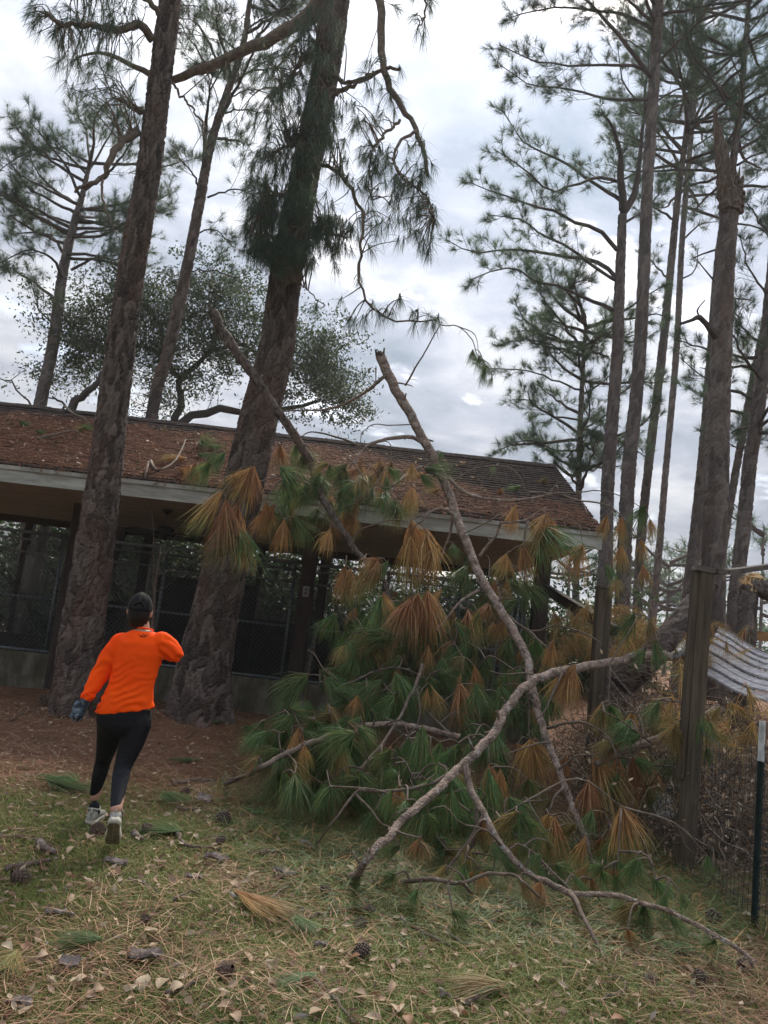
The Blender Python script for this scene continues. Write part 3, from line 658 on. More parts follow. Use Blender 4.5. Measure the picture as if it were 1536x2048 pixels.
    pine('pine_tree', 'thin slanting pine crossing behind the leaning pine', 19,
         [(1452, 1060), (1459, 1015), (1475, 924), (1496, 812), (1520, 690), (1545, 580)], [17, 17, 16, 16, 15, 12],
         [([(1500, 800), (1540, 760), (1580, 750)], 5), ([(1480, 900), (1520, 880), (1560, 890)], 4)], 17, auto=(6, .6, .95, 1.6), needle=(42, .27, .0060, .25, .5), step=.15)
    pine('pine_tree', 'short bushy green pine behind the roof corner', 19.5,
         [(1152, 1170), (1157, 1000), (1160, 850), (1168, 700), (1172, 640)], [15, 13, 12, 9, 5],
         [([(1160, 900), (1110, 900), (1060, 880), (1010, 890)], 5), ([(1160, 840), (1100, 830), (1060, 800), (1020, 800)], 5), ([(1164, 780), (1110, 760), (1050, 740), (960, 735)], 5),
          ([(1165, 740), (1120, 700), (1070, 680), (1000, 690)], 5), ([(1168, 700), (1130, 660), (1070, 630)], 4), ([(1164, 790), (1210, 760), (1250, 720)], 5), ([(1162, 860), (1200, 840), (1240, 800)], 5), ([(1168, 700), (1200, 660), (1230, 620)], 4), ([(1160, 930), (1190, 940), (1220, 900)], 4)],
         18, auto=(40, .42, .98, 1.9), needle=(42, .27, .0060, .25, .5), step=.15, slen=(.3, .8))
    # broken-off pine: a snapped snag
    d = 12.6; t = thing('snapped_pine', 'dead grey pine trunk snapped off in a jagged brown splinter', 'tree', (P(1427, 1390, d).x, d, 0.5))
    tr = [(1425, 1400), (1427, 1131), (1433, 960), (1436, 841), (1443, 700), (1450, 550), (1457, 450), (1461, 385)]; wd = [50, 46, 48, 46, 41, 37, 37, 46]
    bark_trunk('trunk', [P(x, y, d) for x, y in tr], [w * d / F_PX / 2 for w in wd], t, 'bark_grey', du=.035, dv=.05, cu=.09, cv=.2, depth=.018, seed=21)
    rng = np.random.default_rng(22); mb = MB(); W = d / F_PX
    def shard(pts, r0, seed_):
        """a torn slab of wood, ragged toward its tip"""
        r_ = np.random.default_rng(seed_); q = catmull([P(x, y, d + z) for x, y, z in pts], 16); tt = np.linspace(0, 1, 16); tube(mb, q, r0 * (1 - .9 * tt ** 1.3) + .004, 9, True, rough=.3, rng=r_)
    shard([(1456, 430, 0), (1448, 370, 0), (1440, 300, .02), (1434, 250, .02), (1427, 214, .02)], .13, 1)
    shard([(1466, 420, .05), (1456, 350, .05), (1450, 300, .06), (1452, 282, .06)], .12, 2); shard([(1470, 425, -.05), (1478, 385, -.04), (1486, 352, -.02)], .12, 3); shard([(1452, 420, -.1), (1441, 350, -.08), (1436, 290, -.05)], .10, 4); shard([(1465, 420, -.12), (1463, 370, -.11), (1458, 325, -.08)], .09, 5); shard([(1474, 425, .08), (1472, 370, .08), (1470, 335, .08)], .09, 6)
    for k in range(12): x0 = rng.uniform(1443, 1482); y0 = rng.uniform(330, 400); shard([(x0, y0 + 30, rng.uniform(-.14, .1)), (x0 - 3, y0, 0), (x0 + rng.uniform(-6, 4), y0 - rng.uniform(15, 45), 0)], .025, 10 + k)
    mb.build('splintered_top', MT['old_break'], t, smooth=False)
    for l in ([(1445, 690), (1425, 665), (1400, 635), (1385, 640), (1360, 648)], [(1400, 635), (1395, 620), (1410, 600)]):
        mb = MB(); q = catmull([P(x, y, d - .1 * i) for i, (x, y) in enumerate(l)], 9); tube(mb, q, np.linspace(.075, .02, 9) if l[0][0] == 1445 else np.linspace(.02, .008, 9), 6, rough=.06, rng=rng); mb.build('dead_limb', MT['bark_grey'], t)
    for l in ([(1435, 570), (1410, 540), (1390, 515)], [(1430, 500), (1400, 510), (1380, 520)], [(1450, 600), (1480, 597), (1510, 602)], [(1442, 760), (1415, 740), (1400, 735)]):
        mb = MB(); q = catmull([P(x, y, d + .15 * i) for i, (x, y) in enumerate(l)], 6); tube(mb, q, np.linspace(.02, .006, 6), 5); mb.build('dead_limb', MT['bark_grey'], t)
    # pines behind the kennel
    pine('pine_tree', 'pine with a broad rounded crown behind the far end of the kennel roof', 18,
         [(74, 880), (80, 812), (104, 700), (122, 570), (135, 500), (150, 440), (165, 390), (185, 300)], [30, 27, 25, 22, 20, 16, 12, 7],
         [([(135, 520), (110, 480), (70, 465), (20, 470)], 8), ([(128, 560), (105, 520), (60, 500), (-10, 530)], 7), ([(112, 600), (60, 560), (10, 530), (-30, 500)], 7), ([(142, 540), (190, 515), (230, 520), (270, 500)], 7),
          ([(155, 430), (100, 400), (50, 370), (10, 300)], 8), ([(165, 400), (130, 330), (90, 280), (60, 240)], 7), ([(170, 380), (220, 340), (260, 290), (280, 240)], 7), ([(160, 420), (220, 410), (280, 400), (310, 380)], 7),
          ([(180, 320), (170, 260), (150, 220)], 6), ([(110, 650), (80, 620), (60, 560)], 4), ([(175, 350), (120, 300), (60, 300), (0, 340)], 6), ([(178, 340), (220, 270), (240, 220)], 6), ([(150, 450), (90, 430), (20, 420)], 6), ([(148, 470), (210, 460), (270, 450)], 6)],
         31, auto=(20, .60, .99, 2.3), needle=(42, .27, .0060, .25, .5), step=.15, depthj=1.0)
    pine('pine_tree', 'slender reddish pine seen between the two big trunks', 16,
         [(293, 870), (302, 838), (318, 760), (337, 700), (371, 550), (400, 400), (419, 300), (449, 200), (484, 100), (500, 0), (510, -80)], [27, 26, 27, 28, 25, 24, 20, 17, 14, 11, 8],
         [([(408, 350), (412, 260), (416, 200), (426, 145)], 11), ([(415, 395), (445, 385), (480, 380), (520, 400)], 5), ([(400, 380), (380, 340), (345, 300)], 5), ([(440, 230), (480, 220), (520, 225)], 5), ([(425, 150), (400, 110), (370, 60), (340, 20)], 5),
          ([(460, 170), (520, 130), (570, 110), (620, 115)], 5), ([(480, 110), (440, 70), (400, 20)], 5), ([(490, 60), (540, 30), (590, 20)], 5), ([(385, 470), (430, 460), (470, 500)], 4), ([(370, 545), (420, 540), (470, 555)], 4), ([(420, 180), (450, 120), (440, 60)], 4), ([(450, 200), (500, 180), (540, 190)], 4)],
         32, auto=(14, .66, .98, 1.7), needle=(42, .27, .0060, .25, .5), step=.15, mt='bark')
    # distant pines
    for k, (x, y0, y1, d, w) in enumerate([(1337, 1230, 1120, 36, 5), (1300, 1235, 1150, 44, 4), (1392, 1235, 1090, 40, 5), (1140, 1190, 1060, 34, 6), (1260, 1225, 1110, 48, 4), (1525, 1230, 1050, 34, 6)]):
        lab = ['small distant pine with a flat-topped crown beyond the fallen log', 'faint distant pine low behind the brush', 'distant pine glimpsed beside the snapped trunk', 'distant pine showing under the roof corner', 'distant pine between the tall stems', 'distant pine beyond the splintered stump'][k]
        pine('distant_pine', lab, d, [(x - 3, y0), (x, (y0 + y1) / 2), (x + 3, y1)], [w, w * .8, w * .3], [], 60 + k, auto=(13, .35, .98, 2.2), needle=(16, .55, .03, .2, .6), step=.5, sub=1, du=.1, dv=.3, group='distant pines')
build_background_trees()

def leaf_cards(mb, pos, size, rng, flat=0.0):
    pos = np.asarray(pos, float); N = len(pos); s = size * rng.uniform(.6, 1.3, N)[:, None]
    a = rng.standard_normal((N, 3)); a[:, 2] *= 1 - flat; a /= np.linalg.norm(a, axis=1)[:, None]
    b = np.cross(a, rng.standard_normal((N, 3))); b /= np.linalg.norm(b, axis=1)[:, None]; c = np.cross(a, b)
    v = np.stack([pos - a * s * .5, pos + b * s * .22 + c * s * .06, pos + a * s * .5, pos - b * s * .22 + c * s * .06], 1).reshape(-1, 3)
    q = np.arange(N)[:, None] * 4 + np.array([0, 1, 2, 3]); mb.add(v, tris=np.concatenate([q[:, [0, 1, 2]], q[:, [0, 2, 3]]]), rnd=np.repeat(rng.random(N), 4))

def broadleaf(name, label, cat, base, stems, blobs, seed, size=.075, mt='oak_leaf', dens=1.0, group=None, twig=.012):
    """stems: polylines with radius; blobs: (centre, radii, leaves) where foliage sprays sit"""
    rng = np.random.default_rng(seed); t = thing(name, label, cat, base, group)
    for pts, r in stems:
        mb = MB(); q = catmull(pts, 12); q[1:-1] += rng.standard_normal((10, 3)) * .03; tube(mb, q, np.linspace(r, r * .35, 12), 7, rough=.05, rng=rng); mb.build('trunk' if r > .09 else 'limb', MT['bark_far'], t)
    src = np.concatenate([catmull(p, 30)[8:] for p, r in stems]); cr = MB(); tw = MB()
    for c, rad, n in blobs:
        ns = max(3, int(n / 45)); sp = rng.standard_normal((ns, 3)) * .62
        ctr = np.asarray(c) + sp * np.asarray(rad)
        for p in ctr:
            o = src[np.argmin(((src - p) ** 2).sum(1) + .3 * rng.random(len(src)))]; md = (o + p) / 2 + rng.standard_normal(3) * .12
            tube(tw, catmull([o, md, p], 5), np.linspace(twig, .003, 5), 3, False)
            m_ = int(62 * dens); leaf_cards(cr, p + rng.standard_normal((m_, 3)) * np.array((.20, .20, .13)) * (np.mean(rad) ** .3) * rng.uniform(.6, 1.5), size, rng)
    tag(tw.build('twigs', MT['bark_far'], t), kind='stuff'); cr.build('crown', MT[mt], t, smooth=False)
    return t
def build_broadleaf():
    d = 19.0; q = lambda *l: [P(x, y, d + j * .25) for j, (x, y) in enumerate(l)]
    def bl(x, y, rx, ry, n, dd=0): c = P(x, y, d + dd); s = d / F_PX; return (tuple(c), (rx * s, 1.1, ry * s), n)
    b0 = P(345, 845, d); b0.z = 0
    broadleaf('oak_tree', 'spreading oak with small dark leaves and crooked limbs behind the kennel ridge', 'oak tree', (b0.x, b0.y, 0),
              [([b0, P(340, 1000, d), P(345, 860, d)], .2), (q((345, 860), (363, 794), (363, 758), (422, 700), (440, 640)), .11), (q((345, 862), (390, 833), (450, 817), (500, 828), (560, 822), (640, 800)), .13),
               (q((340, 870), (300, 850), (330, 700), (300, 620), (240, 590)), .10), (q((420, 700), (480, 690), (560, 720), (650, 730)), .06), (q((363, 758), (310, 700), (230, 680), (180, 690)), .07), (q((422, 700), (430, 600), (420, 560)), .05)],
              [bl(230, 650, 110, 75, 5600), bl(160, 720, 65, 55, 2000), bl(380, 610, 120, 65, 5600), bl(440, 690, 95, 65, 4200), bl(330, 740, 100, 55, 2800), bl(640, 700, 60, 40, 1900), bl(610, 760, 85, 45, 2300), bl(670, 780, 50, 50, 1900), bl(690, 830, 40, 30, 800), bl(280, 590, 80, 40, 1500), bl(460, 570, 60, 35, 1200), bl(140, 660, 50, 50, 1200), bl(580, 700, 60, 40, 900), bl(500, 620, 60, 50, 700), bl(560, 800, 60, 30, 500), bl(270, 790, 90, 30, 500), bl(660, 680, 22, 40, 260)], 41, size=.095)
    b1 = P(120, 860, 17.6); b1.z = 0
    broadleaf('oak_tree', 'slanting oak stem with sparse leaves leaning behind the ridge', 'oak tree', (b1.x, b1.y, 0),
              [([b1, P(130, 860, 17.6), P(168, 790, 17.6), P(200, 758, 17.6), P(230, 700, 17.6)], .13), ([P(135, 850, 17.6), P(120, 800, 17.8), P(90, 797, 18)], .04), ([P(110, 870, 17.6), P(40, 780, 17.4), P(-20, 750, 17.2)], .03)],
              [((P(40, 770, 17.4).x, 17.4, P(40, 770, 17.4).z), (.7, .5, .4), 160), ((P(215, 700, 17.6).x, 17.6, P(215, 700, 17.6).z), (.6, .6, .5), 400)], 42, size=.08)
    # shrubs behind the kennel, seen through its mesh
    rng = np.random.default_rng(43)
    labs = ['dense shrub behind the kennel, glimpsed through the mesh at its far end', 'leafy shrub behind the kennel beyond the slanting posts', 'shrub behind the kennel run with the ceiling fan', 'bright green shrub seen through the mesh beside the electrical box', 'yellow-green shrub seen through the mesh past the box post', 'shrub behind the stacked gate panels', 'low green shrub beyond the corner post of the kennel', 'tall dark shrub filling the gap behind the kennel\'s far bay', 'tall shrub added to block the sky behind the slanting oak stem']
    for k, (x, y, z, w) in enumerate([(-7.6, 19, 1.5, 1.6), (-5.2, 18.6, 1.7, 1.5), (-3.0, 19.2, 1.9, 1.5), (-1.2, 18.4, 2.1, 1.3), (1.0, 18.8, 1.7, 1.4), (2.9, 19.3, 1.5, 1.2), (4.9, 18.5, 1.1, 1.1), (-8.4, 20.6, 2.2, 1.5), (-6.3, 20.4, 2.3, 1.4)]):  # last two shrubs added to block the sky and darken the far bay
        broadleaf('shrub', labs[k], 'shrub', (x, y, 0), [([(x, y, -.1), (x + .1, y, .7), (x - .2, y + .1, z)], .05), ([(x, y, 0), (x + .4, y + .1, .8), (x + .8, y, z)], .035), ([(x, y, 0), (x - .5, y + .1, .8), (x - .9, y, z * .9)], .035)],
                  [((x + rng.uniform(-.3, .3), y, z), (w * 1.15, 1.0, 1.5), 1500 if k in (3, 4) else 5200), ((x, y + .1, z * .45), (w * 1.15, 1.0, .9), 4200), ((x + .4, y + .9, z * 1.15), (w, .7, 1.2), 500 if k in (3, 4) else 2600)], 44 + k, size=.15, mt='shrub_leaf', group='shrubs behind the kennel')
    # far wood, one mass along the skyline
    mb = MB(); r2 = np.random.default_rng(50); n = 26000
    x = r2.uniform(-60, 75, n); y = r2.uniform(52, 66, n); top = 2.2 + 3.2 * vnoise(x * .28, y * .1) + 1.6 * vnoise(x * 1.1 + 3, y * .1); z = top * r2.random(n) ** .7
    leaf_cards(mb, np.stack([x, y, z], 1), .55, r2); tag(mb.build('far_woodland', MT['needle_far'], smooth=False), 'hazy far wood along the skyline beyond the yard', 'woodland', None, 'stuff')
build_broadleaf()

# ------------------------------------------------------------------ the two big pines in front of the kennel
def link_twigs(mb, src, target, rng, r=.006, sag=.0, n=6, sides=4):
    src = np.asarray(src); p = np.asarray(tuple(target)); o = src[np.argmin(((src - p) ** 2).sum(1) * rng.uniform(.7, 1.5, len(src)))]
    md = (o + p) / 2 + rng.standard_normal(3) * .08 * np.linalg.norm(p - o) + np.array((0, 0, .18 * np.linalg.norm(p - o) - sag))
    q = catmull([o, md, p], n); tube(mb, q, np.linspace(r * 1.6, r * .7, n), sides, False); return q[-1] - q[-2]
def big_pine(label, base, d, trunk, widths, limbs, clusters, seed, flare, nn=34):
    rng = np.random.default_rng(seed); t = thing('pine_tree', label, 'pine tree', (base.x, base.y, base.z))
    pts = [P(x, y, d) for x, y in trunk]; pts[0].z -= .25
    bark_trunk('trunk', pts, [w * d / F_PX / 2 for w in widths], t, 'bark', du=.016, dv=.018, cu=.060, cv=.19, depth=.026, flare=flare, seed=seed)
    tp, td, dd = [], [], []
    for l, w0, w1, fol in limbs:
        mb = MB(); n = 26; lp = catmull([P(x, y, dz) for x, y, dz in l], n); lp[1:-1] += rng.standard_normal((n - 2, 3)) * .012
        tube(mb, lp, np.linspace(w0, w1, n) * d / F_PX / 2, 8, True, rough=.05, rng=rng)
        if fol: a, b = [], []; sub_branches(lp, rng, mb, a, b, step=fol, start=.25, slen=(.25, .6), r=.007, up=.1, sub=1, hang=.35); tp += a; td += b
        for (cx, cy, rx, ry, cd_, n_, hang) in clusters.get(id(l), []) if False else []: pass
        mb.build('limb', MT['twig'], t)
    src = np.concatenate([catmull([P(x, y, dz) for x, y, dz in l], 40) for l, *_ in limbs] + [catmull(pts, 60)])
    tw = MB()
    for cx, cy, rx, ry, dz, ddz, n_, hang in clusters:
        for _ in range(n_):
            a = rng.uniform(0, 2 * math.pi); f = rng.random() ** .5
            p = P(cx + rx * f * math.cos(a), cy + ry * f * math.sin(a), dz + rng.uniform(-ddz, ddz)); v = link_twigs(tw, src, p, rng)
            v = v / (np.linalg.norm(v) + 1e-6) * (1 - hang) + np.array((0, 0, -hang * 1.6)) + rng.standard_normal(3) * .25; tp.append(np.array(tuple(p))); td.append(v)
    if tw.n: tag(tw.build('twigs', MT['twig'], t), kind='stuff')
    cp = MB(); needles(cp, tp, td, nn, .27, .0040, .9, .36, rng, along=.35, dvar=.03); cp.build('crown', MT['needle_tree'], t, smooth=False)
    return t
def build_big_pines():
    A, B = 9.4, 9.9
    big_pine('upright big pine with red-brown plated bark, growing beside the kennel, just behind the person', T1B, 9.6,
             [(154, 1427), (160, 1300), (189, 1100), (203, 1000), (241, 700), (267, 520), (296, 350), (319, 170), (341, 0), (362, -160)], [90, 82, 73, 68, 56, 53, 50, 47, 45, 40],
             [([(305, 80, 9.5), (278, 48, 9.3), (240, 62, 9.2), (180, 50, 9.1), (125, 48, 9.0), (95, 28, 8.9)], 20, 6, .16),
              ([(282, 222, 9.6), (255, 208, 9.9), (225, 195, 10.1)], 16, 5, .2), ([(276, 262, 9.5), (243, 285, 9.3), (220, 320, 9.2), (205, 355, 9.2), (165, 372, 9.1), (150, 385, 9.1)], 19, 5, 0),
              ([(320, 30, 9.5), (280, -10, 9.3), (210, -20, 9.2), (140, -30, 9.1)], 14, 4, .17), ([(205, 358, 9.2), (205, 400, 9.1), (225, 450, 9.0), (240, 480, 9.0)], 6, 2, 0), ([(345, 165, 9.6), (375, 205, 9.7), (405, 250, 9.8), (412, 300, 9.8)], 6, 3, .3)],
             [(180, 90, 100, 60, 9.2, .5, 60, .6), (95, 30, 45, 40, 9.0, .3, 16, .2), (220, 20, 80, 40, 9.2, .4, 36, .4), (200, 170, 80, 45, 9.2, .4, 22, .6), (420, 60, 70, 50, 9.9, .3, 14, .5), (250, 240, 40, 40, 9.6, .3, 8, .6)], 71, .05, nn=26)
    big_pine('leaning big pine beside the fallen limbs, clumps of needles hanging halfway up its trunk', T2B, 9.8,
             [(402, 1418), (412, 1320), (437, 1200), (470, 1050), (503, 900), (530, 790), (553, 700), (572, 550), (610, 350), (650, 150), (672, 0), (694, -160)], [108, 99, 90, 84, 79, 75, 71, 65, 61, 59, 59, 52],
             [([(668, -30, 9.8), (630, 15, 9.9), (590, 50, 10.0), (540, 80, 10.1), (480, 105, 10.1), (400, 140, 10.1), (345, 157, 10.1), (300, 150, 10.2), (240, 118, 10.2), (190, 105, 10.3), (150, 120, 10.3)], 36, 4, .5),
              ([(690, -60, 9.8), (740, -40, 9.6), (762, 10, 9.5), (762, 90, 9.5), (772, 150, 9.5), (800, 210, 9.5), (830, 250, 9.5), (848, 310, 9.5), (856, 352, 9.5)], 22, 7, .5),
              ([(655, 145, 9.7), (700, 165, 9.6), (762, 140, 9.5)], 8, 8, 0), ([(645, 195, 9.7), (700, 175, 9.6), (768, 138, 9.5), (800, 140, 9.4)], 12, 6, .3),
              ([(640, 330, 9.6), (680, 345, 9.4), (705, 380, 9.3), (722, 430, 9.3), (725, 500, 9.2), (716, 555, 9.2), (740, 610, 9.2), (790, 640, 9.2), (868, 640, 9.2)], 9, 3, .5),
              ([(800, 240, 9.5), (760, 280, 9.4), (740, 320, 9.3), (745, 400, 9.3)], 7, 3, .3), ([(835, 260, 9.5), (790, 300, 9.4), (800, 350, 9.3), (850, 390, 9.2), (870, 440, 9.2)], 7, 3, .3),
              ([(600, 400, 9.5), (550, 390, 9.3), (520, 420, 9.2)], 10, 4, .3), ([(620, 300, 9.5), (580, 290, 9.3), (540, 310, 9.2)], 8, 4, .3), ([(585, 480, 9.5), (640, 470, 9.3), (690, 470, 9.3)], 10, 4, .3),
              ([(660, 60, 9.7), (600, 130, 9.5), (560, 180, 9.5)], 8, 4, .3), ([(665, 20, 9.8), (610, 60, 10.2), (560, 130, 10.4), (510, 140, 10.5)], 8, 4, .35), ([(560, 560, 9.6), (600, 570, 9.4), (650, 610, 9.3)], 4, 2, 0), ([(705, -20, 9.7), (830, -40, 9.3), (850, 20, 9.2), (835, 60, 9.1)], 6, 3, .6)],
             [(555, 370, 60, 90, 9.3, .3, 95, .85), (605, 430, 65, 80, 9.15, .25, 80, .85), (770, 330, 60, 60, 9.3, .3, 16, .9), (840, 330, 35, 70, 9.3, .2, 14, .9), (760, 220, 40, 60, 9.4, .2, 10, .9), (535, 480, 50, 40, 9.3, .3, 55, .8), (520, 420, 35, 70, 9.3, .2, 50, .9), (575, 500, 70, 40, 9.2, .2, 60, .7), (670, 300, 30, 60, 9.3, .2, 16, .9), (660, 470, 50, 35, 9.3, .25, 50, .6), (600, 240, 70, 85, 9.25, .25, 110, .8), (590, 120, 80, 60, 9.5, .4, 50, .6), (640, 60, 60, 60, 9.3, .3, 40, .6),
              (745, 350, 60, 40, 9.3, .3, 16, .9), (830, 400, 45, 50, 9.2, .3, 22, .95), (790, 440, 55, 50, 9.2, .3, 20, .95), (720, 300, 40, 60, 9.3, .3, 10, .9), (860, 480, 25, 30, 9.2, .2, 7, 1.0), (690, 620, 70, 25, 9.2, .2, 9, .7), (800, 610, 40, 25, 9.2, .2, 6, .8), (850, 645, 30, 15, 9.2, .1, 4, .8), (700, 220, 60, 60, 9.4, .3, 12, .8), (850, 20, 30, 30, 9.1, .2, 5, .3), (480, 260, 40, 60, 10.1, .2, 8, .8)], 72, .10)
build_big_pines()
# ------------------------------------------------------------------ fallen limbs with their drooping needle tufts
def tuft_mesh(kind, seed):
    """a bunch of long needles hanging from its tip at the origin, one metre long; kind 0 green .. 1 dead"""
    rng = np.random.default_rng(seed); mb = MB(); n = 140
    a = rng.uniform(0, 2 * np.pi, n); f = rng.random(n) ** .7; wide = rng.uniform(.13, .30)
    tilt = f * wide * 1.5; lean = rng.uniform(.5, 1.15) if kind in (0, 3) else rng.uniform(0, .35)       # green tufts still stand out along the shoot, rusty ones hang
    d0 = np.stack([np.cos(a) * np.sin(tilt * 1.6), np.sin(a) * np.sin(tilt * 1.6), -np.cos(tilt * 1.6) + .1], 1) + rng.standard_normal((n, 3)) * .10
    d0 = np.stack([d0[:, 0] * math.cos(lean) - d0[:, 2] * math.sin(lean), d0[:, 1], d0[:, 2] * math.cos(lean) + d0[:, 0] * math.sin(lean)], 1)
    L = rng.uniform(.5, 1.06, n); st = np.stack([np.cos(a) * .018, np.sin(a) * .018, rng.uniform(-.13, .03, n)], 1)
    p = [st]; d = d0 / np.linalg.norm(d0, axis=1)[:, None]
    for k in range(3):
        p.append(p[-1] + d * (L / 3)[:, None]); d = d + np.array((0, 0, -.40 if kind in (0, 3) else -.55)) + rng.standard_normal((n, 3)) * .12; d /= np.linalg.norm(d, axis=1)[:, None]
    side = np.cross(d0, rng.standard_normal((n, 3))); side /= np.linalg.norm(side, axis=1)[:, None]; h = side * .0046
    v = np.stack([p[0] - h, p[0] + h, p[1] - h, p[1] + h, p[2] - h * .9, p[2] + h * .9, p[3]], 1).reshape(-1, 3); b = np.arange(n)[:, None] * 7
    q = np.concatenate([b + np.array([0, 1, 3, 2]), b + np.array([2, 3, 5, 4])]); t = b + np.array([4, 5, 6])
    per = rng.random(n)
    # a dying tuft rusts from its base outwards, or needle by needle
    if kind == 0: dd = np.repeat((per > .95).astype(float)[:, None] * .7, 7, 1)
    elif kind == 2: dd = np.clip(.92 + .12 * rng.standard_normal((n, 1)) - np.array([0, 0, .02, .02, .1, .1, .3]), 0, 1)
    elif kind == 3: dd = np.repeat(np.clip(.42 + .3 * rng.standard_normal((n, 1)), 0, 1), 7, 1)
    else: dd = np.clip(np.array([1, 1, .95, .95, .55, .55, .05]) + .55 * (per[:, None] - .55) + .1 * rng.standard_normal((n, 1)), 0, 1)
    rn = np.repeat(np.clip(.5 + .28 * rng.standard_normal(n), 0, 1), 7)
    mb.add(v, q, t, rnd=rn, dead=dd.ravel())
    tube(mb, [(0, 0, .05), (0, 0, -.03), (0, 0, -.12)], [.011, .012, .006], 5, rnd=.1, dead=.9)
    return mb.mesh('needle_tuft', MT['needle'], smooth=False)
TUFT = {k: [tuft_mesh(k, 100 + 10 * k + i) for i in range(8)] for k in range(4)}
def add_tuft(parent, p, L, kind, rng, tilt=.22, down=True):
    me = TUFT[kind][rng.integers(8)]; o = bpy.data.objects.new('needle_tuft', me); col.objects.link(o); o.parent = parent
    o.location = Vector(p) - parent.location
    o.rotation_euler = (rng.normal() * tilt, rng.normal() * tilt, rng.uniform(0, 6.28)); w = rng.uniform(.85, 1.2); o.scale = (L * w, L * w, L)
    return o
def fallen(name, label, limbs, tufts, seed, group=None, cat='branch', extra=(), broken=None):
    """limbs: (points (px,py,depth), start width, end width in cm); tufts: (px,py,depth,length px,kind)"""
    rng = np.random.default_rng(seed); l0 = [P(*q) if len(q) == 3 else GG(q[0], q[1], .03) for q in limbs[0][0]]
    base = min(l0, key=lambda v: v.z); t = thing(name, label, cat, base, group); src = []
    for pts, w0, w1 in limbs:
        w_ = [P(*q) if len(q) == 3 else GG(q[0], q[1], .02) for q in pts]
        Lm = sum((a - b).length for a, b in zip(w_, w_[1:])); n = max(8, int(Lm / .06)); p = catmull(w_, n)
        amp = min(.007, .3 * w0 / 100); j = rng.standard_normal((n, 3)) * amp; j[1:-1] = (j[:-2] + j[1:-1] + j[2:]) / 2; p = p + j
        zg = gz(p[:, 0], p[:, 1]) + w1 / 200; p[:, 2] = np.maximum(p[:, 2], zg)
        big = w0 > 4.5
        r = np.linspace(w0 * .86, w1 * .86, n) / 200 * (1 + .015 * rng.standard_normal(n)); mb = MB()
        if big:
            lm = bark_trunk('limb', p, r, t, 'bark' if seed == 203 else 'limb_bark', du=.013, dv=.016, cu=.026, cv=.045, depth=.0055 * min(1, w0 / 10), seed=seed * 31 + int(w0 * 10))  # the bent limb takes darker bark so that it looks backlit
        else: tube(mb, p, r, 7, True, rough=.05, rng=rng)
        # short stubs and knots
        for _ in range(int(Lm * (3.2 if big else 2.6))):
            i = rng.integers(1, n - 1); dv = rng.standard_normal(3) + np.array((0, 0, .3)); dv /= np.linalg.norm(dv); l = rng.uniform(.03, .12) + r[i]
            tube(mb, [p[i], p[i] + dv * l * .6, p[i] + dv * l + rng.standard_normal(3) * .02], [r[i] * .4, r[i] * .28, r[i] * .18], 5, True)
        src.append(p[n // 5:])
        if big:
            if mb.n: o = tag(mb.build('knots', MT['limb_bark'], t), kind='stuff'); o.parent = lm; o.location = (0, 0, 0)
        else: mb.build('limb', MT['twig'], t)
    src = np.concatenate(src)
    for (x, y, d, L, kind) in tufts:
        p = P(x, y, d); zg = float(gz(p.x, p.y)); Lm = L * d / F_PX * .93
        if p.z < zg + .1: p = GG(x, y, .12)
        mb = MB(); link_twigs(mb, src, p, rng, r=.0055, n=9, sides=5); mb.build('twig', MT['twig'], t); src = np.vstack([src, np.concatenate(mb.v)[::5][2:]])
        tf = add_tuft(t, p, Lm, 1 if kind == 2 and rng.random() < .3 else kind, rng)
        h = p.z - float(gz(p.x, p.y))
        if h < Lm * .8:                         # lies over where it meets the ground
            a = math.acos(max(.05, min(1, h / (Lm * .9)))); tf.rotation_euler = (a * .9, 0, rng.uniform(-1.6, 1.6)); tf.rotation_mode = 'XYZ'
    if broken:
        for pt, r, dirv in broken:
            c = P(*pt); mb = MB()
            for k in range(14):
                a = rng.uniform(0, 6.28); f = rng.random() ** .5 * r * .8; v = Vector((math.cos(a) * f, math.sin(a) * f, 0)); e = c + v * .7 + Vector(dirv) * rng.uniform(.03, .13)
                tube(mb, [c + v - Vector(dirv) * .05, c + v, e], [r * .28, r * .25, .003], 4)
            mb.build('broken_end', MT['old_break'], t, smooth=False)
    return t
def fill(poly, n, dfun, kinds, rng, Lr=(60, 110)):
    out = []; xs = [p[0] for p in poly]; ys = [p[1] for p in poly]
    while len(out) < n:
        x = rng.uniform(min(xs), max(xs)); y = rng.uniform(min(ys), max(ys)); c = False
        for (x0, y0), (x1, y1) in zip(poly, poly[1:] + poly[:1]):
            if (y0 > y) != (y1 > y) and x < (x1 - x0) * (y - y0) / (y1 - y0) + x0: c = not c
        if c: out.append((x, y, dfun(x, y) + rng.uniform(0, 1.1), rng.uniform(*Lr), int(rng.choice(4, p=kinds))))
    return out
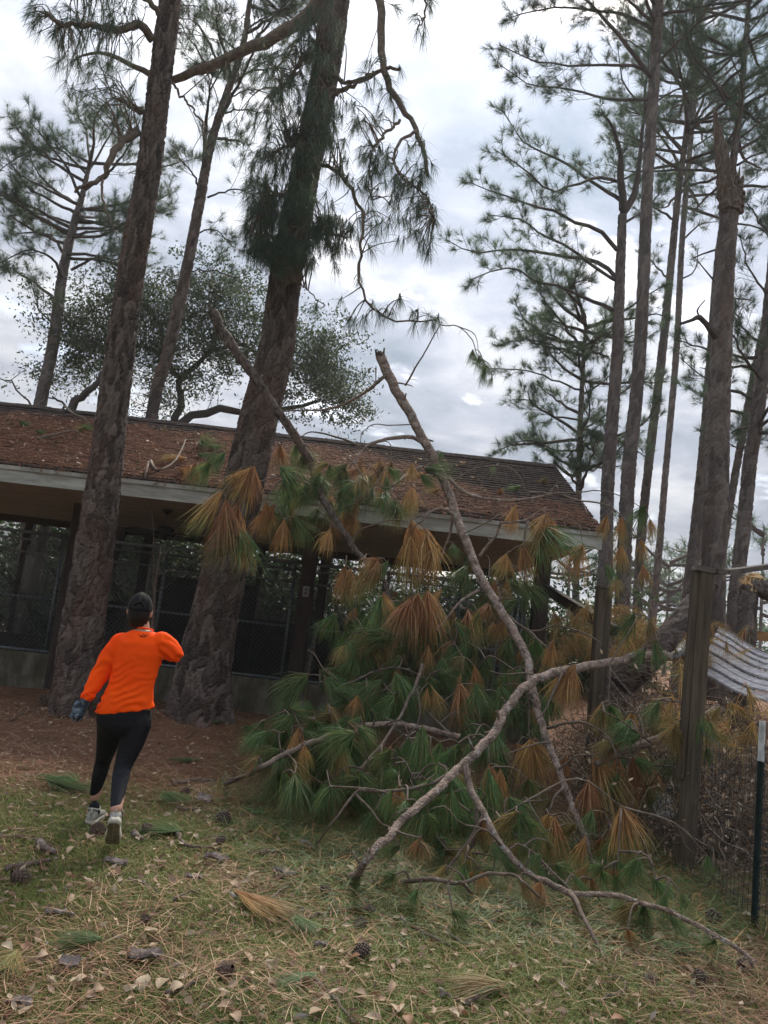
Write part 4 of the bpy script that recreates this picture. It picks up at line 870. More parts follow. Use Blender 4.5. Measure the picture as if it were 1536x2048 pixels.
def build_fallen():
    rng = np.random.default_rng(7)
    pd = lambda x, y: float(np.interp(y, [900, 1050, 1150, 1300, 1450, 1600, 1750], [9.6, 9.5, 9.1, 8.0, 7.2, 6.2, 5.2]))
    T = lambda l: [(x, y, pd(x, y) + (q[0] if q else 0), L, k) for x, y, L, k, *q in l]
    # the long limb leaning on the eave
    fallen('fallen_limb', 'long grey fallen limb with a snapped top, leaning steeply over the kennel eave', [
        ([(760, 712, 11.0), (785, 765, 10.8), (820, 830, 10.5), (860, 905, 10.2), (893, 975, 9.95), (925, 1065, 9.5), (960, 1150, 9.0), (1010, 1235, 8.4), (1048, 1300, 7.9), (1062, 1370, 7.5), (1082, 1450, 7.1), (1110, 1520, 6.8), (1140, 1600, 6.5), (1178, 1690, 6.2)], 17.5, 4.6),
        ([(852, 888, 10.25), (825, 876, 10.2), (780, 875, 10.1), (740, 888, 10.0), (722, 905, 9.9), (700, 935, 9.8)], 7.5, 3),
        ([(722, 893, 9.9), (690, 880, 10.0), (650, 868, 10.1), (620, 865, 10.2), (600, 872, 10.2)], 4, 1.5),
        ([(832, 848, 10.4), (790, 850, 10.3), (750, 848, 10.3), (725, 865, 10.2), (720, 890, 10.2)], 2.2, 1.2),
        ([(772, 750, 10.8), (735, 780, 10.9), (690, 808, 11.0), (640, 820, 11.1), (565, 822, 11.2)], 6.5, 2.5),
        ([(752, 735, 10.9), (752, 760, 10.9), (748, 778, 10.9)], 2.4, 1), ([(795, 765, 10.7), (815, 768, 10.7), (825, 772, 10.6)], 3, 1.2),
        ([(810, 772, 10.6), (845, 712, 10.5), (884, 642, 10.4)], 3.4, 1.6), ([(882, 650, 10.4), (915, 653, 10.3), (945, 680, 10.2), (955, 710, 10.2), (980, 730, 10.1), (985, 760, 10.1)], 2.0, 1.0),
        ([(897, 955, 9.9), (930, 985, 9.7), (990, 998, 9.6), (1050, 1000, 9.5), (1090, 990, 9.5), (1112, 972, 9.4), (1118, 985, 9.4)], 6, 2.4),
        ([(905, 965, 9.9), (950, 938, 9.8), (1005, 932, 9.8), (1035, 945, 9.7), (1052, 975, 9.6), (1062, 990, 9.6)], 2.4, 1.2),
        ([(1105, 985, 9.4), (1150, 1000, 9.3), (1210, 1010, 9.2), (1250, 1040, 9.1), (1275, 1080, 9.0)], 3, 1.2), ([(1090, 990, 9.4), (1140, 985, 9.3), (1220, 985, 9.2), (1290, 1020, 9.1)], 2.5, 1.0),
        ([(957, 1112, 9.2), (990, 1075, 9.1), (1005, 1045, 9.0), (1050, 1042, 8.9), (1092, 1012, 8.9)], 4.8, 2), ([(1010, 1045, 9.0), (1000, 1030, 9.0), (965, 1050, 9.1), (930, 1065, 9.2)], 2.6, 1.4),
        ([(1055, 1042, 8.9), (1050, 1080, 8.8), (1045, 1095, 8.8)], 4, 2), ([(905, 1028, 9.6), (885, 1017, 9.5), (858, 1025, 9.4), (845, 1040, 9.3)], 5.4, 2),
        ([(905, 1030, 9.7), (897, 1075, 9.7), (885, 1110, 9.7), (868, 1150, 9.7)], 4.6, 2), ([(968, 1172, 8.9), (930, 1195, 8.8), (895, 1235, 8.7), (870, 1260, 8.6)], 4.6, 1.8),
        ([(985, 1205, 8.6), (1035, 1245, 8.4), (1065, 1262, 8.3), (1110, 1252, 8.2), (1160, 1262, 8.1), (1205, 1290, 8.0)], 3.2, 1.4), ([(1060, 1262, 8.3), (1080, 1285, 8.2), (1105, 1300, 8.1)], 2.4, 1.2),
        ([(1060, 1350, 7.6), (1055, 1420, 7.5), (1060, 1480, 7.4)], 3, 1.2), ([(1100, 1485, 6.9), (1060, 1490, 6.8), (1010, 1510, 6.7)], 2.2, 1.0), ([(1095, 1455, 7.0), (1130, 1445, 6.8), (1175, 1450, 6.7), (1215, 1475, 6.6), (1232, 1512, 6.5)], 3.4, 1.5),
        ([(1128, 1575, 6.5), (1108, 1595, 6.4), (1098, 1628, 6.3)], 2.8, 1.4), ([(1118, 1540, 6.6), (1150, 1515, 6.5), (1188, 1513, 6.4)], 2.6, 1.3)],
        T([(830, 978, 80, 2), (822, 1042, 95, 2), (820, 1075, 150, 1), (852, 1060, 120, 2), (868, 1090, 120, 2), (762, 922, 60, 2), (782, 925, 60, 3, .4), (885, 905, 40, 0, .6), (990, 935, 30, 0, .5), (1032, 1012, 75, 2), (1094, 1030, 125, 1, -.3), (1104, 1040, 80, 2, -.3), (1078, 1055, 130, 0, -.2),
           (1046, 1092, 100, 1, -.2), (1014, 1108, 75, 2, -.2), (1062, 1048, 110, 3, -.2), (1166, 1092, 95, 2, -.2), (1214, 1032, 65, 2, -.4), (1244, 1035, 80, 1, -.4), (1290, 1012, 80, 0, -.5), (1300, 1040, 60, 1, -.5), (1282, 1080, 60, 2, -.2), (1242, 1092, 70, 2, -.2), (1285, 1130, 60, 1, -.2), (1212, 1130, 60, 0, -.2), (1232, 1155, 60, 2, 0),
           (936, 1222, 100, 2), (958, 1225, 90, 3, -.2), (1002, 1200, 70, 2, .5), (1008, 1245, 70, 1, .2), (1106, 1282, 72, 2), (958, 712, 50, 0, 1.5), (970, 735, 55, 0, 1.6), (945, 700, 45, 0, 1.6), (985, 755, 30, 0, 1.6), (1015, 1345, 110, 0), (1000, 1372, 100, 0), (1062, 1482, 125, 2), (1070, 1478, 110, 1), (1035, 1490, 100, 2, .3), (1132, 1512, 80, 2), (1190, 1514, 125, 2), (1196, 1516, 150, 1), (1178, 1560, 110, 2), (1235, 1515, 95, 1),
           (1252, 1520, 90, 0, .2), (1265, 1518, 110, 2), (1098, 1630, 95, 2), (1108, 1635, 110, 1), (1150, 1650, 90, 3), (1012, 1112, 60, 1)]) + fill([(900, 1080), (1080, 1180), (1130, 1420), (1000, 1480), (900, 1300)], 85, pd, [.62, .15, .15, .08], rng, (45, 85)), 201, broken=[((760, 712, 11.0), .085, (-.5, 0, .85))])
    # the curved limb reaching out over the grass
    fallen('fallen_limb', 'thick pale curved limb arching out of the brush down onto the grass, its tip forked', [
        ([(1335, 1312, 8.7), (1290, 1312, 8.4), (1240, 1322, 8.1), (1150, 1336, 7.5), (1095, 1350, 7.1), (1050, 1375, 6.8), (1010, 1425, 6.5), (975, 1480, 6.2), (925, 1530, 5.9), (870, 1585, 5.5), (815, 1630, 5.2), (765, 1685, 4.95), (735, 1720, 4.8), (702, 1762)], 11.5, 4.6),
        ([(722, 1735, 4.8), (722, 1755), (745, 1772), (800, 1768), (860, 1758, 4.65), (920, 1762, 4.65), (975, 1746, 4.65), (1030, 1752, 4.6), (1062, 1775, 4.6), (1092, 1812)], 4.2, 1.3),
        ([(920, 1765, 4.6), (950, 1800), (1000, 1818), (1020, 1835)], 2.2, 1.0),
        ([(930, 1530, 5.85), (945, 1580, 5.7), (968, 1625, 5.55), (1000, 1690, 5.35), (1040, 1730, 5.2), (1085, 1762, 5.05), (1140, 1785, 4.95), (1200, 1788, 4.9), (1270, 1800, 4.8), (1340, 1828, 4.6), (1430, 1870, 4.4), (1510, 1925, 4.15)], 6.2, 2.4),
        ([(1140, 1786, 4.95), (1165, 1825, 4.7), (1190, 1880, 4.45), (1215, 1925)], 4.2, 1.8), ([(970, 1625, 5.55), (930, 1690, 5.5), (885, 1745, 5.4)], 3.0, 1.5), ([(960, 1600, 5.7), (945, 1680, 5.6), (920, 1740)], 4.5, 2.0),
        ([(985, 1650, 5.5), (1040, 1610, 5.5), (1090, 1600, 5.4)], 2, 1), ([(1000, 1690, 5.3), (970, 1660, 5.2), (920, 1650, 5.1), (890, 1615, 5.1), (860, 1620, 5.1)], 1.6, .7), ([(1010, 1700, 5.3), (1050, 1690, 5.3), (1130, 1770, 5.0), (1155, 1790, 4.9)], 1.8, 1.0),
        ([(925, 1530, 5.85), (860, 1570, 5.7), (740, 1583, 5.6), (712, 1586, 5.6), (660, 1650, 5.5), (628, 1700)], 3.2, 1.5), ([(714, 1588, 5.6), (740, 1620, 5.5), (770, 1650, 5.4)], 2.2, 1.2), ([(1085, 1352, 7.0), (1050, 1345, 7.1), (1010, 1350, 7.2), (980, 1340, 7.2)], 2.5, 1.2), ([(1215, 1325, 7.9), (1222, 1350, 7.8), (1220, 1420, 7.6)], 2.4, 1.0), ([(1120, 1345, 7.2), (1095, 1410, 6.9), (1070, 1440, 6.8)], 2.6, 1.2)],
        [(1142, 1334, 7.3, 110, 2), (1150, 1332, 7.25, 95, 2), (1270, 1228, 8.3, 85, 0), (1300, 1240, 8.3, 75, 3), (1308, 1282, 8.2, 75, 0), (1290, 1300, 8.2, 60, 0), (1032, 1626, 5.4, 110, 3), (1042, 1628, 5.4, 120, 0), (842, 1676, 5.0, 65, 2), (838, 1678, 5.0, 55, 3), (985, 1685, 5.3, 60, 0), (935, 1690, 5.2, 60, 3), (1246, 1616, 5.5, 115, 1), (1240, 1618, 5.5, 105, 2), (785, 1790, 4.75, 60, 0), (835, 1780, 4.7, 55, 0), (905, 1822, 4.5, 55, 0),
         (1236, 1722, 5.3, 55, 0), (1312, 1760, 5.0, 60, 0), (1362, 1785, 4.9, 50, 0), (1290, 1812, 4.75, 90, 0), (1275, 1808, 4.75, 80, 3), (1140, 1835, 4.7, 70, 3), (1250, 1810, 4.8, 70, 0), (1340, 1832, 4.6, 60, 0), (1430, 1880, 4.4, 60, 0), (1255, 1860, 4.55, 60, 1), (860, 1560, 5.7, 80, 0), (900, 1570, 5.7, 90, 0), (1415, 1712, 5.45, 50, 0), (1330, 1790, 4.9, 70, 0)]
        + fill([(880, 1560), (1250, 1600), (1330, 1780), (1100, 1800), (780, 1700)], 75, lambda x, y: pd(x, y) - .4, [.62, .12, .12, .14], rng, (45, 85)), 202)
    # the bent limb in front of the leaning pine
    fallen('fallen_limb', 'brown bent limb, coloured darker as if backlit, hung up against the leaning big pine, snapped off at its upper end', [
        ([(425, 625, 9.2), (455, 680, 9.2), (510, 755, 9.2), (560, 830, 9.2), (605, 895, 9.25), (628, 945, 9.3), (640, 985, 9.2), (672, 1040, 9.0), (705, 1095, 8.9), (740, 1130, 8.8), (768, 1165, 8.6), (775, 1210, 8.5)], 15, 5.5),
        ([(660, 1025, 9.1), (700, 1010, 9.0), (735, 985, 8.9), (725, 950, 8.9), (705, 925, 9.0), (695, 915, 9.0)], 3, 1.4), ([(690, 1075, 8.9), (650, 1035, 8.8), (632, 1015, 8.8), (625, 1040, 8.8)], 2.4, 1.2), ([(640, 985, 9.2), (600, 960, 9.1), (560, 960, 9.0), (530, 1000, 8.9), (510, 1010, 8.9)], 2.6, 1.2),
        ([(560, 950, 9.1), (480, 975, 9.0), (450, 985, 8.9), (440, 990, 8.9)], 2.4, 1.2), ([(700, 1100, 8.9), (712, 1070, 8.8), (740, 1050, 8.7), (780, 1040, 8.7), (815, 1042, 8.7)], 3, 1.4), ([(695, 1110, 8.8), (690, 1130, 8.8), (688, 1140, 8.8)], 2.4, 1.4), ([(775, 1200, 8.5), (768, 1270, 8.3), (765, 1330, 8.1), (745, 1345, 8.0), (700, 1365, 7.9), (680, 1370, 7.9)], 4.5, 2.0),
        ([(745, 1340, 8.0), (790, 1335, 7.9), (830, 1345, 7.9)], 2, 1), ([(682, 1370, 7.9), (650, 1340, 7.8), (630, 1310, 7.8), (615, 1300, 7.8)], 2.2, 1.0), ([(730, 1350, 8.0), (732, 1400, 7.8), (740, 1450, 7.6), (745, 1480, 7.5)], 2.6, 1.4),
        ([(845, 1330, 7.9), (822, 1390, 7.5), (800, 1430, 7.2), (760, 1490, 6.8), (715, 1540, 6.5), (680, 1540, 6.4)], 4.2, 1.6), ([(760, 1490, 6.8), (765, 1550, 6.5), (755, 1620, 6.2)], 2.6, 1.2), ([(835, 1380, 7.6), (840, 1430, 7.5), (825, 1475, 7.4)], 2.4, 1.2)],
        [(508, 935, 8.9, 105, 2), (500, 938, 8.9, 120, 1), (442, 985, 8.8, 120, 1), (452, 1005, 8.75, 150, 1), (475, 1010, 8.75, 130, 2), (480, 1060, 8.8, 130, 0), (532, 1008, 8.8, 95, 2), (548, 1010, 8.8, 95, 2), (568, 1040, 8.8, 85, 2), (590, 1035, 8.8, 85, 0), (496, 1080, 8.7, 75, 2), (455, 1090, 8.8, 80, 3), (418, 925, 9.1, 75, 0), (392, 925, 9.2, 60, 1), (378, 928, 9.3, 50, 2), (430, 905, 9.2, 60, 0), (450, 905, 9.1, 70, 0), (560, 935, 9.1, 100, 0), (572, 950, 9.1, 80, 0), (592, 888, 9.5, 65, 0), (560, 890, 9.5, 60, 1), (605, 905, 9.5, 60, 0), (660, 1060, 8.8, 65, 2), (640, 955, 9.4, 70, 0),
         (690, 940, 9.3, 80, 0), (715, 965, 9.1, 80, 0), (745, 975, 9.1, 80, 0), (770, 985, 9.1, 80, 0), (660, 930, 9.5, 60, 0), (620, 970, 9.3, 80, 0), (720, 935, 9.4, 60, 2), (690, 1135, 8.7, 85, 2), (700, 1140, 8.7, 90, 1), (745, 1120, 8.6, 95, 2), (755, 1118, 8.6, 120, 1), (775, 1125, 8.6, 100, 0), (768, 1188, 8.3, 100, 1), (762, 1195, 8.3, 110, 0), (835, 1190, 8.2, 120, 2), (855, 1185, 8.2, 130, 2), (820, 1200, 8.2, 150, 1), (845, 1230, 8.2, 160, 0), (720, 1262, 8.1, 75, 3), (735, 1262, 8.1, 80, 2), (690, 1292, 8.0, 60, 3), (700, 1240, 8.3, 80, 0), (670, 1230, 8.4, 70, 0), (790, 1270, 8.0, 110, 0), (730, 1300, 8.2, 80, 0)]
        + fill([(700, 1180), (900, 1180), (960, 1350), (850, 1380), (680, 1330)], 120, pd, [.62, .18, .12, .08], rng, (45, 85)) + fill([(600, 900), (860, 930), (880, 1010), (600, 1040), (540, 960)], 48, lambda x, y: 8.95, [.6, .15, .15, .1], rng, (45, 75)), 203, broken=[((425, 625, 9.2), .06, (-.4, 0, .9))])
    # the low green mass at the foot of the heap
    fallen('fallen_limb', 'low fallen bough thick with green needles lying at the foot of the kennel wall', [
        ([(1000, 1500, 7.6), (900, 1470, 7.5), (800, 1450, 7.3), (700, 1460, 7.1), (620, 1490, 6.9), (540, 1530, 6.7), (470, 1566)], 8, 2.5),
        ([(800, 1450, 7.3), (740, 1420, 7.6), (680, 1390, 7.9), (640, 1360, 8.0)], 3.5, 1.4), ([(900, 1470, 7.5), (850, 1420, 7.7), (800, 1390, 7.9)], 3.5, 1.4), ([(700, 1460, 7.1), (640, 1440, 7.2), (580, 1430, 7.2)], 2.4, 1.2), ([(480, 1558), (440, 1572), (390, 1566), (350, 1560)], 2.6, 1.2), ([(446, 1574), (500, 1545, 6.15), (555, 1515, 6.25), (610, 1492, 6.4), (660, 1470, 6.6)], 4.4, 6.0)],
        [(640, 1342, 8.0, 110, 0), (615, 1350, 8.0, 110, 0), (660, 1345, 8.0, 90, 0), (600, 1370, 8.0, 90, 0), (690, 1400, 7.6, 110, 0), (730, 1400, 7.6, 110, 0), (770, 1385, 7.6, 100, 0), (800, 1368, 7.7, 110, 0), (560, 1430, 7.3, 90, 0), (530, 1440, 7.2, 90, 0), (510, 1460, 7.1, 80, 0), (590, 1430, 7.2, 100, 0), (620, 1440, 7.1, 100, 0), (660, 1430, 7.1, 100, 3), (690, 1440, 7.0, 110, 3), (640, 1495, 6.8, 110, 0), (600, 1495, 6.8, 100, 0), (670, 1490, 6.8, 110, 0), (700, 1480, 6.8, 100, 0), (820, 1478, 6.9, 110, 0), (845, 1478, 6.9, 110, 0), (880, 1485, 6.9, 110, 0), (920, 1490, 6.9, 90, 0), (950, 1480, 7.0, 90, 0), (980, 1530, 6.6, 90, 1), (1000, 1540, 6.5, 90, 2), (780, 1520, 6.5, 100, 0), (560, 1500, 6.8, 90, 0), (440, 1560, 6.1, 40, 3), (720, 1545, 6.3, 90, 0), (660, 1560, 6.3, 80, 0), (830, 1560, 6.2, 100, 0)]
        + fill([(520, 1430), (640, 1330), (980, 1370), (1060, 1560), (760, 1600), (560, 1560)], 70, lambda x, y: pd(x, y) - .25, [.8, .07, .05, .08], rng) + fill([(480, 1470), (600, 1400), (900, 1440), (960, 1600), (760, 1640), (560, 1580)], 60, lambda x, y: pd(x, y) - .9, [.85, .03, .02, .1], rng), 204)
    # limb lying behind, between the heap and the fence post
    fallen('fallen_limb', 'dark mossy bough resting against the tall wooden fence post', [
        ([(1440, 1420, 7.0), (1400, 1440, 6.9), (1350, 1462, 6.8), (1290, 1490, 6.7), (1240, 1505, 6.7), (1190, 1530, 6.6)], 11, 6), ([(1300, 1485, 6.6), (1240, 1440, 6.5), (1200, 1420, 6.5)], 2, 1), ([(1310, 1400, 6.9), (1355, 1405, 6.6), (1410, 1395, 6.4), (1470, 1402, 6.3)], 2.2, 1)],
        [(1205, 1408, 6.7, 75, 3), (1220, 1410, 6.7, 80, 0), (1310, 1402, 6.5, 75, 3), (1318, 1402, 6.5, 70, 0), (1400, 1430, 6.3, 70, 0), (1440, 1415, 6.4, 70, 3), (1370, 1440, 6.4, 80, 0), (1350, 1450, 6.3, 90, 3), (1280, 1470, 6.5, 80, 0), (1420, 1440, 6.3, 60, 3)]
        + fill([(1180, 1420), (1450, 1400), (1380, 1600), (1220, 1580)], 24, lambda x, y: 6.4, [.5, .05, .1, .35], rng, (50, 85)), 205)
    # boughs on the roof
    def rp(x, y):
        r = ray(x, y); n_ = Vector((0, -(ZR - ZE), YR - YE)).normalized(); o = roof_point(0, 0) + n_ * .05; t_ = (o - CAM).dot(n_) / r.dot(n_); return CAM + r * t_
    for k, (pts, tf, lab) in enumerate([
        ([(290, 955), (300, 920), (312, 950), (345, 940), (365, 905), (370, 885), (385, 880)], [(355, 945, 50, 2), (370, 925, 50, 1), (400, 890, 60, 0), (395, 915, 60, 0), (420, 900, 50, 0)], 'broken bough with rusty and green needles lying on the roof beside the leaning pine'),
        ([(75, 878), (110, 877), (145, 874), (162, 868)], [(160, 858, 35, 0), (168, 862, 30, 3), (72, 868, 30, 0)], 'thin twig with a green tuft lying on the straw-covered roof slope'),
        ([(130, 812), (145, 835), (165, 845), (182, 850)], [(35, 850, 30, 0), (25, 852, 26, 3)], 'bent bare twig near the roof ridge'),
        ([(780, 975), (830, 940), (870, 935), (905, 932)], [(800, 950, 40, 0), (850, 955, 40, 1), (880, 985, 40, 2)], 'dark bough lying on the roof beneath the long leaning limb'),
        ([(1060, 985), (1100, 1000), (1160, 1010), (1175, 1030)], [(1000, 985, 30, 2), (1090, 965, 40, 3), (1040, 980, 35, 0)], 'thin bough draped over the roof corner')]):
        w_ = [rp(*q) for q in pts]; t = thing('roof_branch', lab, 'branch', w_[0]); mb = MB(); r_ = np.random.default_rng(230 + k)
        for i in range(1, len(w_) - 1): w_[i].z += r_.uniform(0, .12)
        tube(mb, catmull(w_, 16), np.linspace(.022, .008, 16), 6, rough=.05, rng=r_); mb.build('limb', MT['twig'], t)
        for x, y, L, kd in tf:
            p = rp(x, y); p.z += .06; o = add_tuft(t, p, L * 11 / F_PX * 1.2, kd, r_); o.rotation_euler = (r_.uniform(.9, 1.25), 0, r_.uniform(-2.2, 2.2))
build_fallen()

# ------------------------------------------------------------------ fence, collapsed roof, stump and brush by the fence
def build_fence():
    d = 5.9; b = GG(1368, 1742, -.2); tp = P(1410, 1138, b.y)
    f = thing('wooden_post', 'tall square weathered fence post carrying a horizontal rail', 'post', b)
    mb = MB(); bar(mb, b, tp, .112, .12, up=(0, 1, .02), bev=.008); mb.build('post', MT['fence_wood'], f, smooth=False)
    mb = MB(); bar(mb, b + Vector((-.068, .02, .9)), tp + Vector((-.068, .02, -.02)), .03, .10, up=(0, 1, 0)); mb.build('side_batten', MT['fence_wood'], f, smooth=False)
    mb = MB(); e = P(1640, 1118, b.y + .5); q = catmull([tp + Vector((-.09, 0, .0)), tp + Vector((.12, 0, -.012)), P(1500, 1138, b.y + .2), e], 9)
    for i in range(8): bar(mb, q[i], Vector(q[i + 1]).lerp(Vector(q[i]), -.02), .13, .042, up=(0, 0, 1))
    mb.build('top_rail', MT['rail_wood'], f, smooth=False)
    # second post, farther back
    b2 = P(1200, 1330, 9.3); b2.z = float(gz(b2.x, b2.y)) - .2; t2 = P(1208, 1178, 9.3); t2v = t2
    f2 = thing('wooden_post', 'shorter dark square fence post standing in the brush below the forked pine', 'post', b2)
    mb = MB(); bar(mb, b2, t2v, .165, .16, up=(0, 1, .02), bev=.008); mb.build('post', MT['fence_wood'], f2, smooth=False)
    mb = MB(); bar(mb, t2v + Vector((0, 0, .002)), t2v + Vector((0, 0, .03)), .19, .185, up=(0, 1, 0), bev=.01); mb.build('cap', MT['fence_wood'], f2, smooth=False)
    fl = thing('fallen_beam', 'dark fallen beam slanting down beside the kennel corner post', 'beam', P(1190, 1240, 10.6)); mb = MB(); bar(mb, P(1092, 1178, 12.2), P(1230, 1262, 10.2), .10, .14); mb.build('beam', MT['post_brown'], fl, smooth=False)
    # T-post
    tb = GG(1508, 1852, -.15); tt = P(1525, 1442, tb.y); mid = tb.lerp(tt, .82)
    g = thing('metal_fence_post', 'thin dark green metal fence post with a white painted top', 'post', tb)
    for nm, a, c, mt in (('shaft', tb, mid, 'green_paint'), ('painted_top', mid, tt, 'white_paint')):
        mb = MB(); bar(mb, a, c, .042, .008, up=(0, 1, 0)); bar(mb, a + Vector((0, -.018, 0)), c + Vector((0, -.018, 0)), .008, .034, up=(0, 1, 0))
        if nm == 'shaft':
            for k in range(24): p = a.lerp(c, (k + .5) / 24); bar(mb, p + Vector((0, -.038, -.008)), p + Vector((0, -.038, .008)), .014, .008, up=(0, 1, 0))
        mb.build(nm, MT[mt], g, smooth=False)
    # woven wire between the posts and on past the edge, sagging
    w = thing('wire_fence', 'rusty woven wire fence strung between the wooden and the metal post', 'fence', (b.x, b.y, 0)); mb = MB(); rng = np.random.default_rng(81)
    A = Vector((b.x + .02, b.y - .08, 0)); B = Vector((tb.x, tb.y, 0)); C = B + (B - A) * 1.0
    def fp(s, z): p = A.lerp(B, s) if s <= 1 else B.lerp(C, s - 1); return (p.x, p.y + .02 * math.sin(9 * s + 3 * z), float(gz(p.x, p.y)) + z * (1 - .06 * math.sin(math.pi * min(s, 1))))
    for k, z in enumerate(np.linspace(.03, 1.12, 12)): tube(mb, [fp(s, z + rng.normal() * .006) for s in np.linspace(0, 1.9, 24)], .0026, 3, False)
    for s in np.linspace(0, 1.9, 30): tube(mb, [fp(s + .004 * math.sin(9 * z), z) for z in np.linspace(.0, 1.14, 9)], .0022, 3, False)
    tag(mb.build('wire', MT['wire_mesh'], w, smooth=False), kind='stuff')
    # wire from the tall post back to the shorter post
    w2 = thing('wire_fence', 'sagging woven wire fence running back from the tall post into the brush', 'fence', (b.x, b.y, 0)); mb = MB()
    for z in np.linspace(.1, 1.25, 10): tube(mb, catmull([(b.x - .05, b.y + .08, z), ((b.x + b2.x) / 2, (b.y + b2.y) / 2, z * .86 + .1), (b2.x, b2.y - .1, z + .25)], 12), .0018, 3, False)
    for s in np.linspace(.05, .95, 24): x = b.x + (b2.x - b.x) * s; y = b.y + (b2.y - b.y) * s; sg = .25 * s - .15 * math.sin(math.pi * s); tube(mb, [(x, y, .1 + sg), (x + .01, y, .7 + sg), (x, y, 1.25 + sg)], .0016, 3, False)
    tag(mb.build('wire', MT['wire_mesh'], w2, smooth=False), kind='stuff')
    # collapsed roof of grey planks
    cr = thing('collapsed_roof', 'collapsed sagging roof of weathered grey planks behind the tall fence post', 'roof', P(1450, 1380, 9.4))
    top = [P(1440, 1256, 10.4), P(1470, 1268, 10.2), P(1500, 1286, 10.0), P(1545, 1308, 9.7), P(1640, 1330, 9.4)]; bot = [P(1395, 1340, 9.5), P(1430, 1352, 9.3), P(1470, 1372, 9.0), P(1520, 1392, 8.7), P(1640, 1425, 8.2)]
    tq = catmull(top, 11); bq = catmull(bot, 11); n = 15; r5 = np.random.default_rng(82)
    for k in range(n):
        a = k / n + .004; c = (k + 1) / n - .004; lift = r5.uniform(-.02, .02); mb = MB(); v = []
        for i in range(11):
            for s in (a, c):
                p = tq[i] * (1 - s) + bq[i] * s; p = p + np.array((0, 0, lift - .05 * math.sin(math.pi * i / 10))); v += [p, p + np.array((0, .004, .022))]
        qd = []
        for i in range(10): o = i * 4; qd += [(o, o + 2, o + 6, o + 4), (o + 1, o + 5, o + 7, o + 3), (o, o + 4, o + 5, o + 1), (o + 2, o + 3, o + 7, o + 6)]
        qd += [(0, 1, 3, 2), (40, 42, 43, 41)]; mb.add(v, qd); mb.build('plank', MT['grey_plank'], cr, smooth=False)
    for s in (.02,):
        mb = MB(); p = [tq[i] * (1 - s) + bq[i] * s + np.array((0, -.01, .03 - .05 * math.sin(math.pi * i / 10))) for i in range(11)]; tube(mb, p, .018, 4); mb.build('batten', MT['rail_wood'], cr, smooth=False)
    pl = thing('loose_board', 'pale orange lumber board lying behind the collapsed grey roof', 'board', P(1480, 1280, 11)); mb = MB(); bar(mb, P(1480, 1267, 11), P(1600, 1282, 10.8), .04, .13); mb.build('board', MT['orange_wood'], pl, smooth=False)
    # low sheets under it
    for k, (x0, y0, x1, y1, d_) in enumerate([(1345, 1318, 1400, 1300, 9.3)]):
        s = thing('tin_sheet', 'pale crumpled metal sheet beneath the fallen log', 'metal sheet', P(x0, y0, d_)); mb = MB(); v = []; 
        a, c = P(x0, y0, d_), P(x1, y1, d_ + .3)
        for i in range(13):
            p = a.lerp(c, i / 12); o = .02 * math.sin(i * 2.1)
            for h in (0, .006): v += [tuple(p + Vector((0, 0, o + h))), tuple(p + Vector((.05, .5, .12 + o + h)))]
        q = []
        for i in range(12): o = i * 4; q += [(o, o + 4, o + 5, o + 1), (o + 2, o + 3, o + 7, o + 6), (o, o + 2, o + 6, o + 4), (o + 1, o + 5, o + 7, o + 3)]
        mb.add(v, q); mb.build('sheet', MT['galvanised'], s)
    # fallen log and splintered stump
    lg = thing('fallen_log', 'reddish fallen log slanting out of the brush toward the tall fence post', 'log', P(1300, 1330, 8.8))
    bark_trunk('log', [P(1240, 1372, 9.0), P(1290, 1325, 9.0), P(1330, 1280, 9.2), P(1390, 1205, 9.7), P(1420, 1170, 9.9)], [.15, .15, .14, .12, .11], lg, 'bark', du=.025, dv=.03, cu=.09, cv=.15, depth=.025, seed=90)
    d = 10.8; stp = [P(1492, 1300, d), P(1494, 1240, d), P(1497, 1190, d), P(1500, 1172, d)]; stp[0].z = .3
    st = thing('splintered_stump', 'short dark pine stump with bright orange splinters where it snapped', 'stump', stp[0])
    bark_trunk('trunk', stp, [.14, .13, .125, .12], st, 'bark_grey', du=.025, dv=.03, cu=.08, cv=.14, depth=.02, seed=91)
    mb = MB(); r6 = np.random.default_rng(92); c = Vector(stp[-1])
    for k in range(30):
        a = r6.uniform(0, 6.28); v = Vector((math.cos(a), math.sin(a), 0)) * .1 * r6.random() ** .5; e = c + v * 1.1 + Vector((r6.uniform(-.10, .12), 0, r6.uniform(.04, .20))); tube(mb, [c + v - Vector((0, 0, .08)), c + v, e], [.03, .026, .003], 4)
    mb.build('splinters', MT['fresh_wood'], st, smooth=False)
    l2 = thing('hanging_log', 'broken-over pine top hanging down from the splintered stump', 'log', P(1530, 1180, d)); bark_trunk('log', [P(1500, 1166, d), P(1525, 1178, d - .05), P(1560, 1195, d - .1), P(1700, 1260, d - .3)], [.10, .125, .125, .11], l2, 'bark_grey', du=.025, dv=.03, cu=.08, cv=.14, depth=.02, seed=93)
    mb = MB(); c = P(1506, 1160, d)
    for k in range(18):
        a = r6.uniform(0, 6.28); v = Vector((.2, math.cos(a), math.sin(a))) * .09 * r6.random() ** .5; e = c + v + Vector((r6.uniform(-.16, -.04), 0, r6.uniform(-.02, .05))); tube(mb, [c + v + Vector((.08, 0, 0)), c + v, e], [.028, .024, .003], 4)
    mb.build('splinters', MT['fresh_wood'], l2, smooth=False)
    # the tangle of vines and dead brush
    mb = MB(); r7 = np.random.default_rng(83)
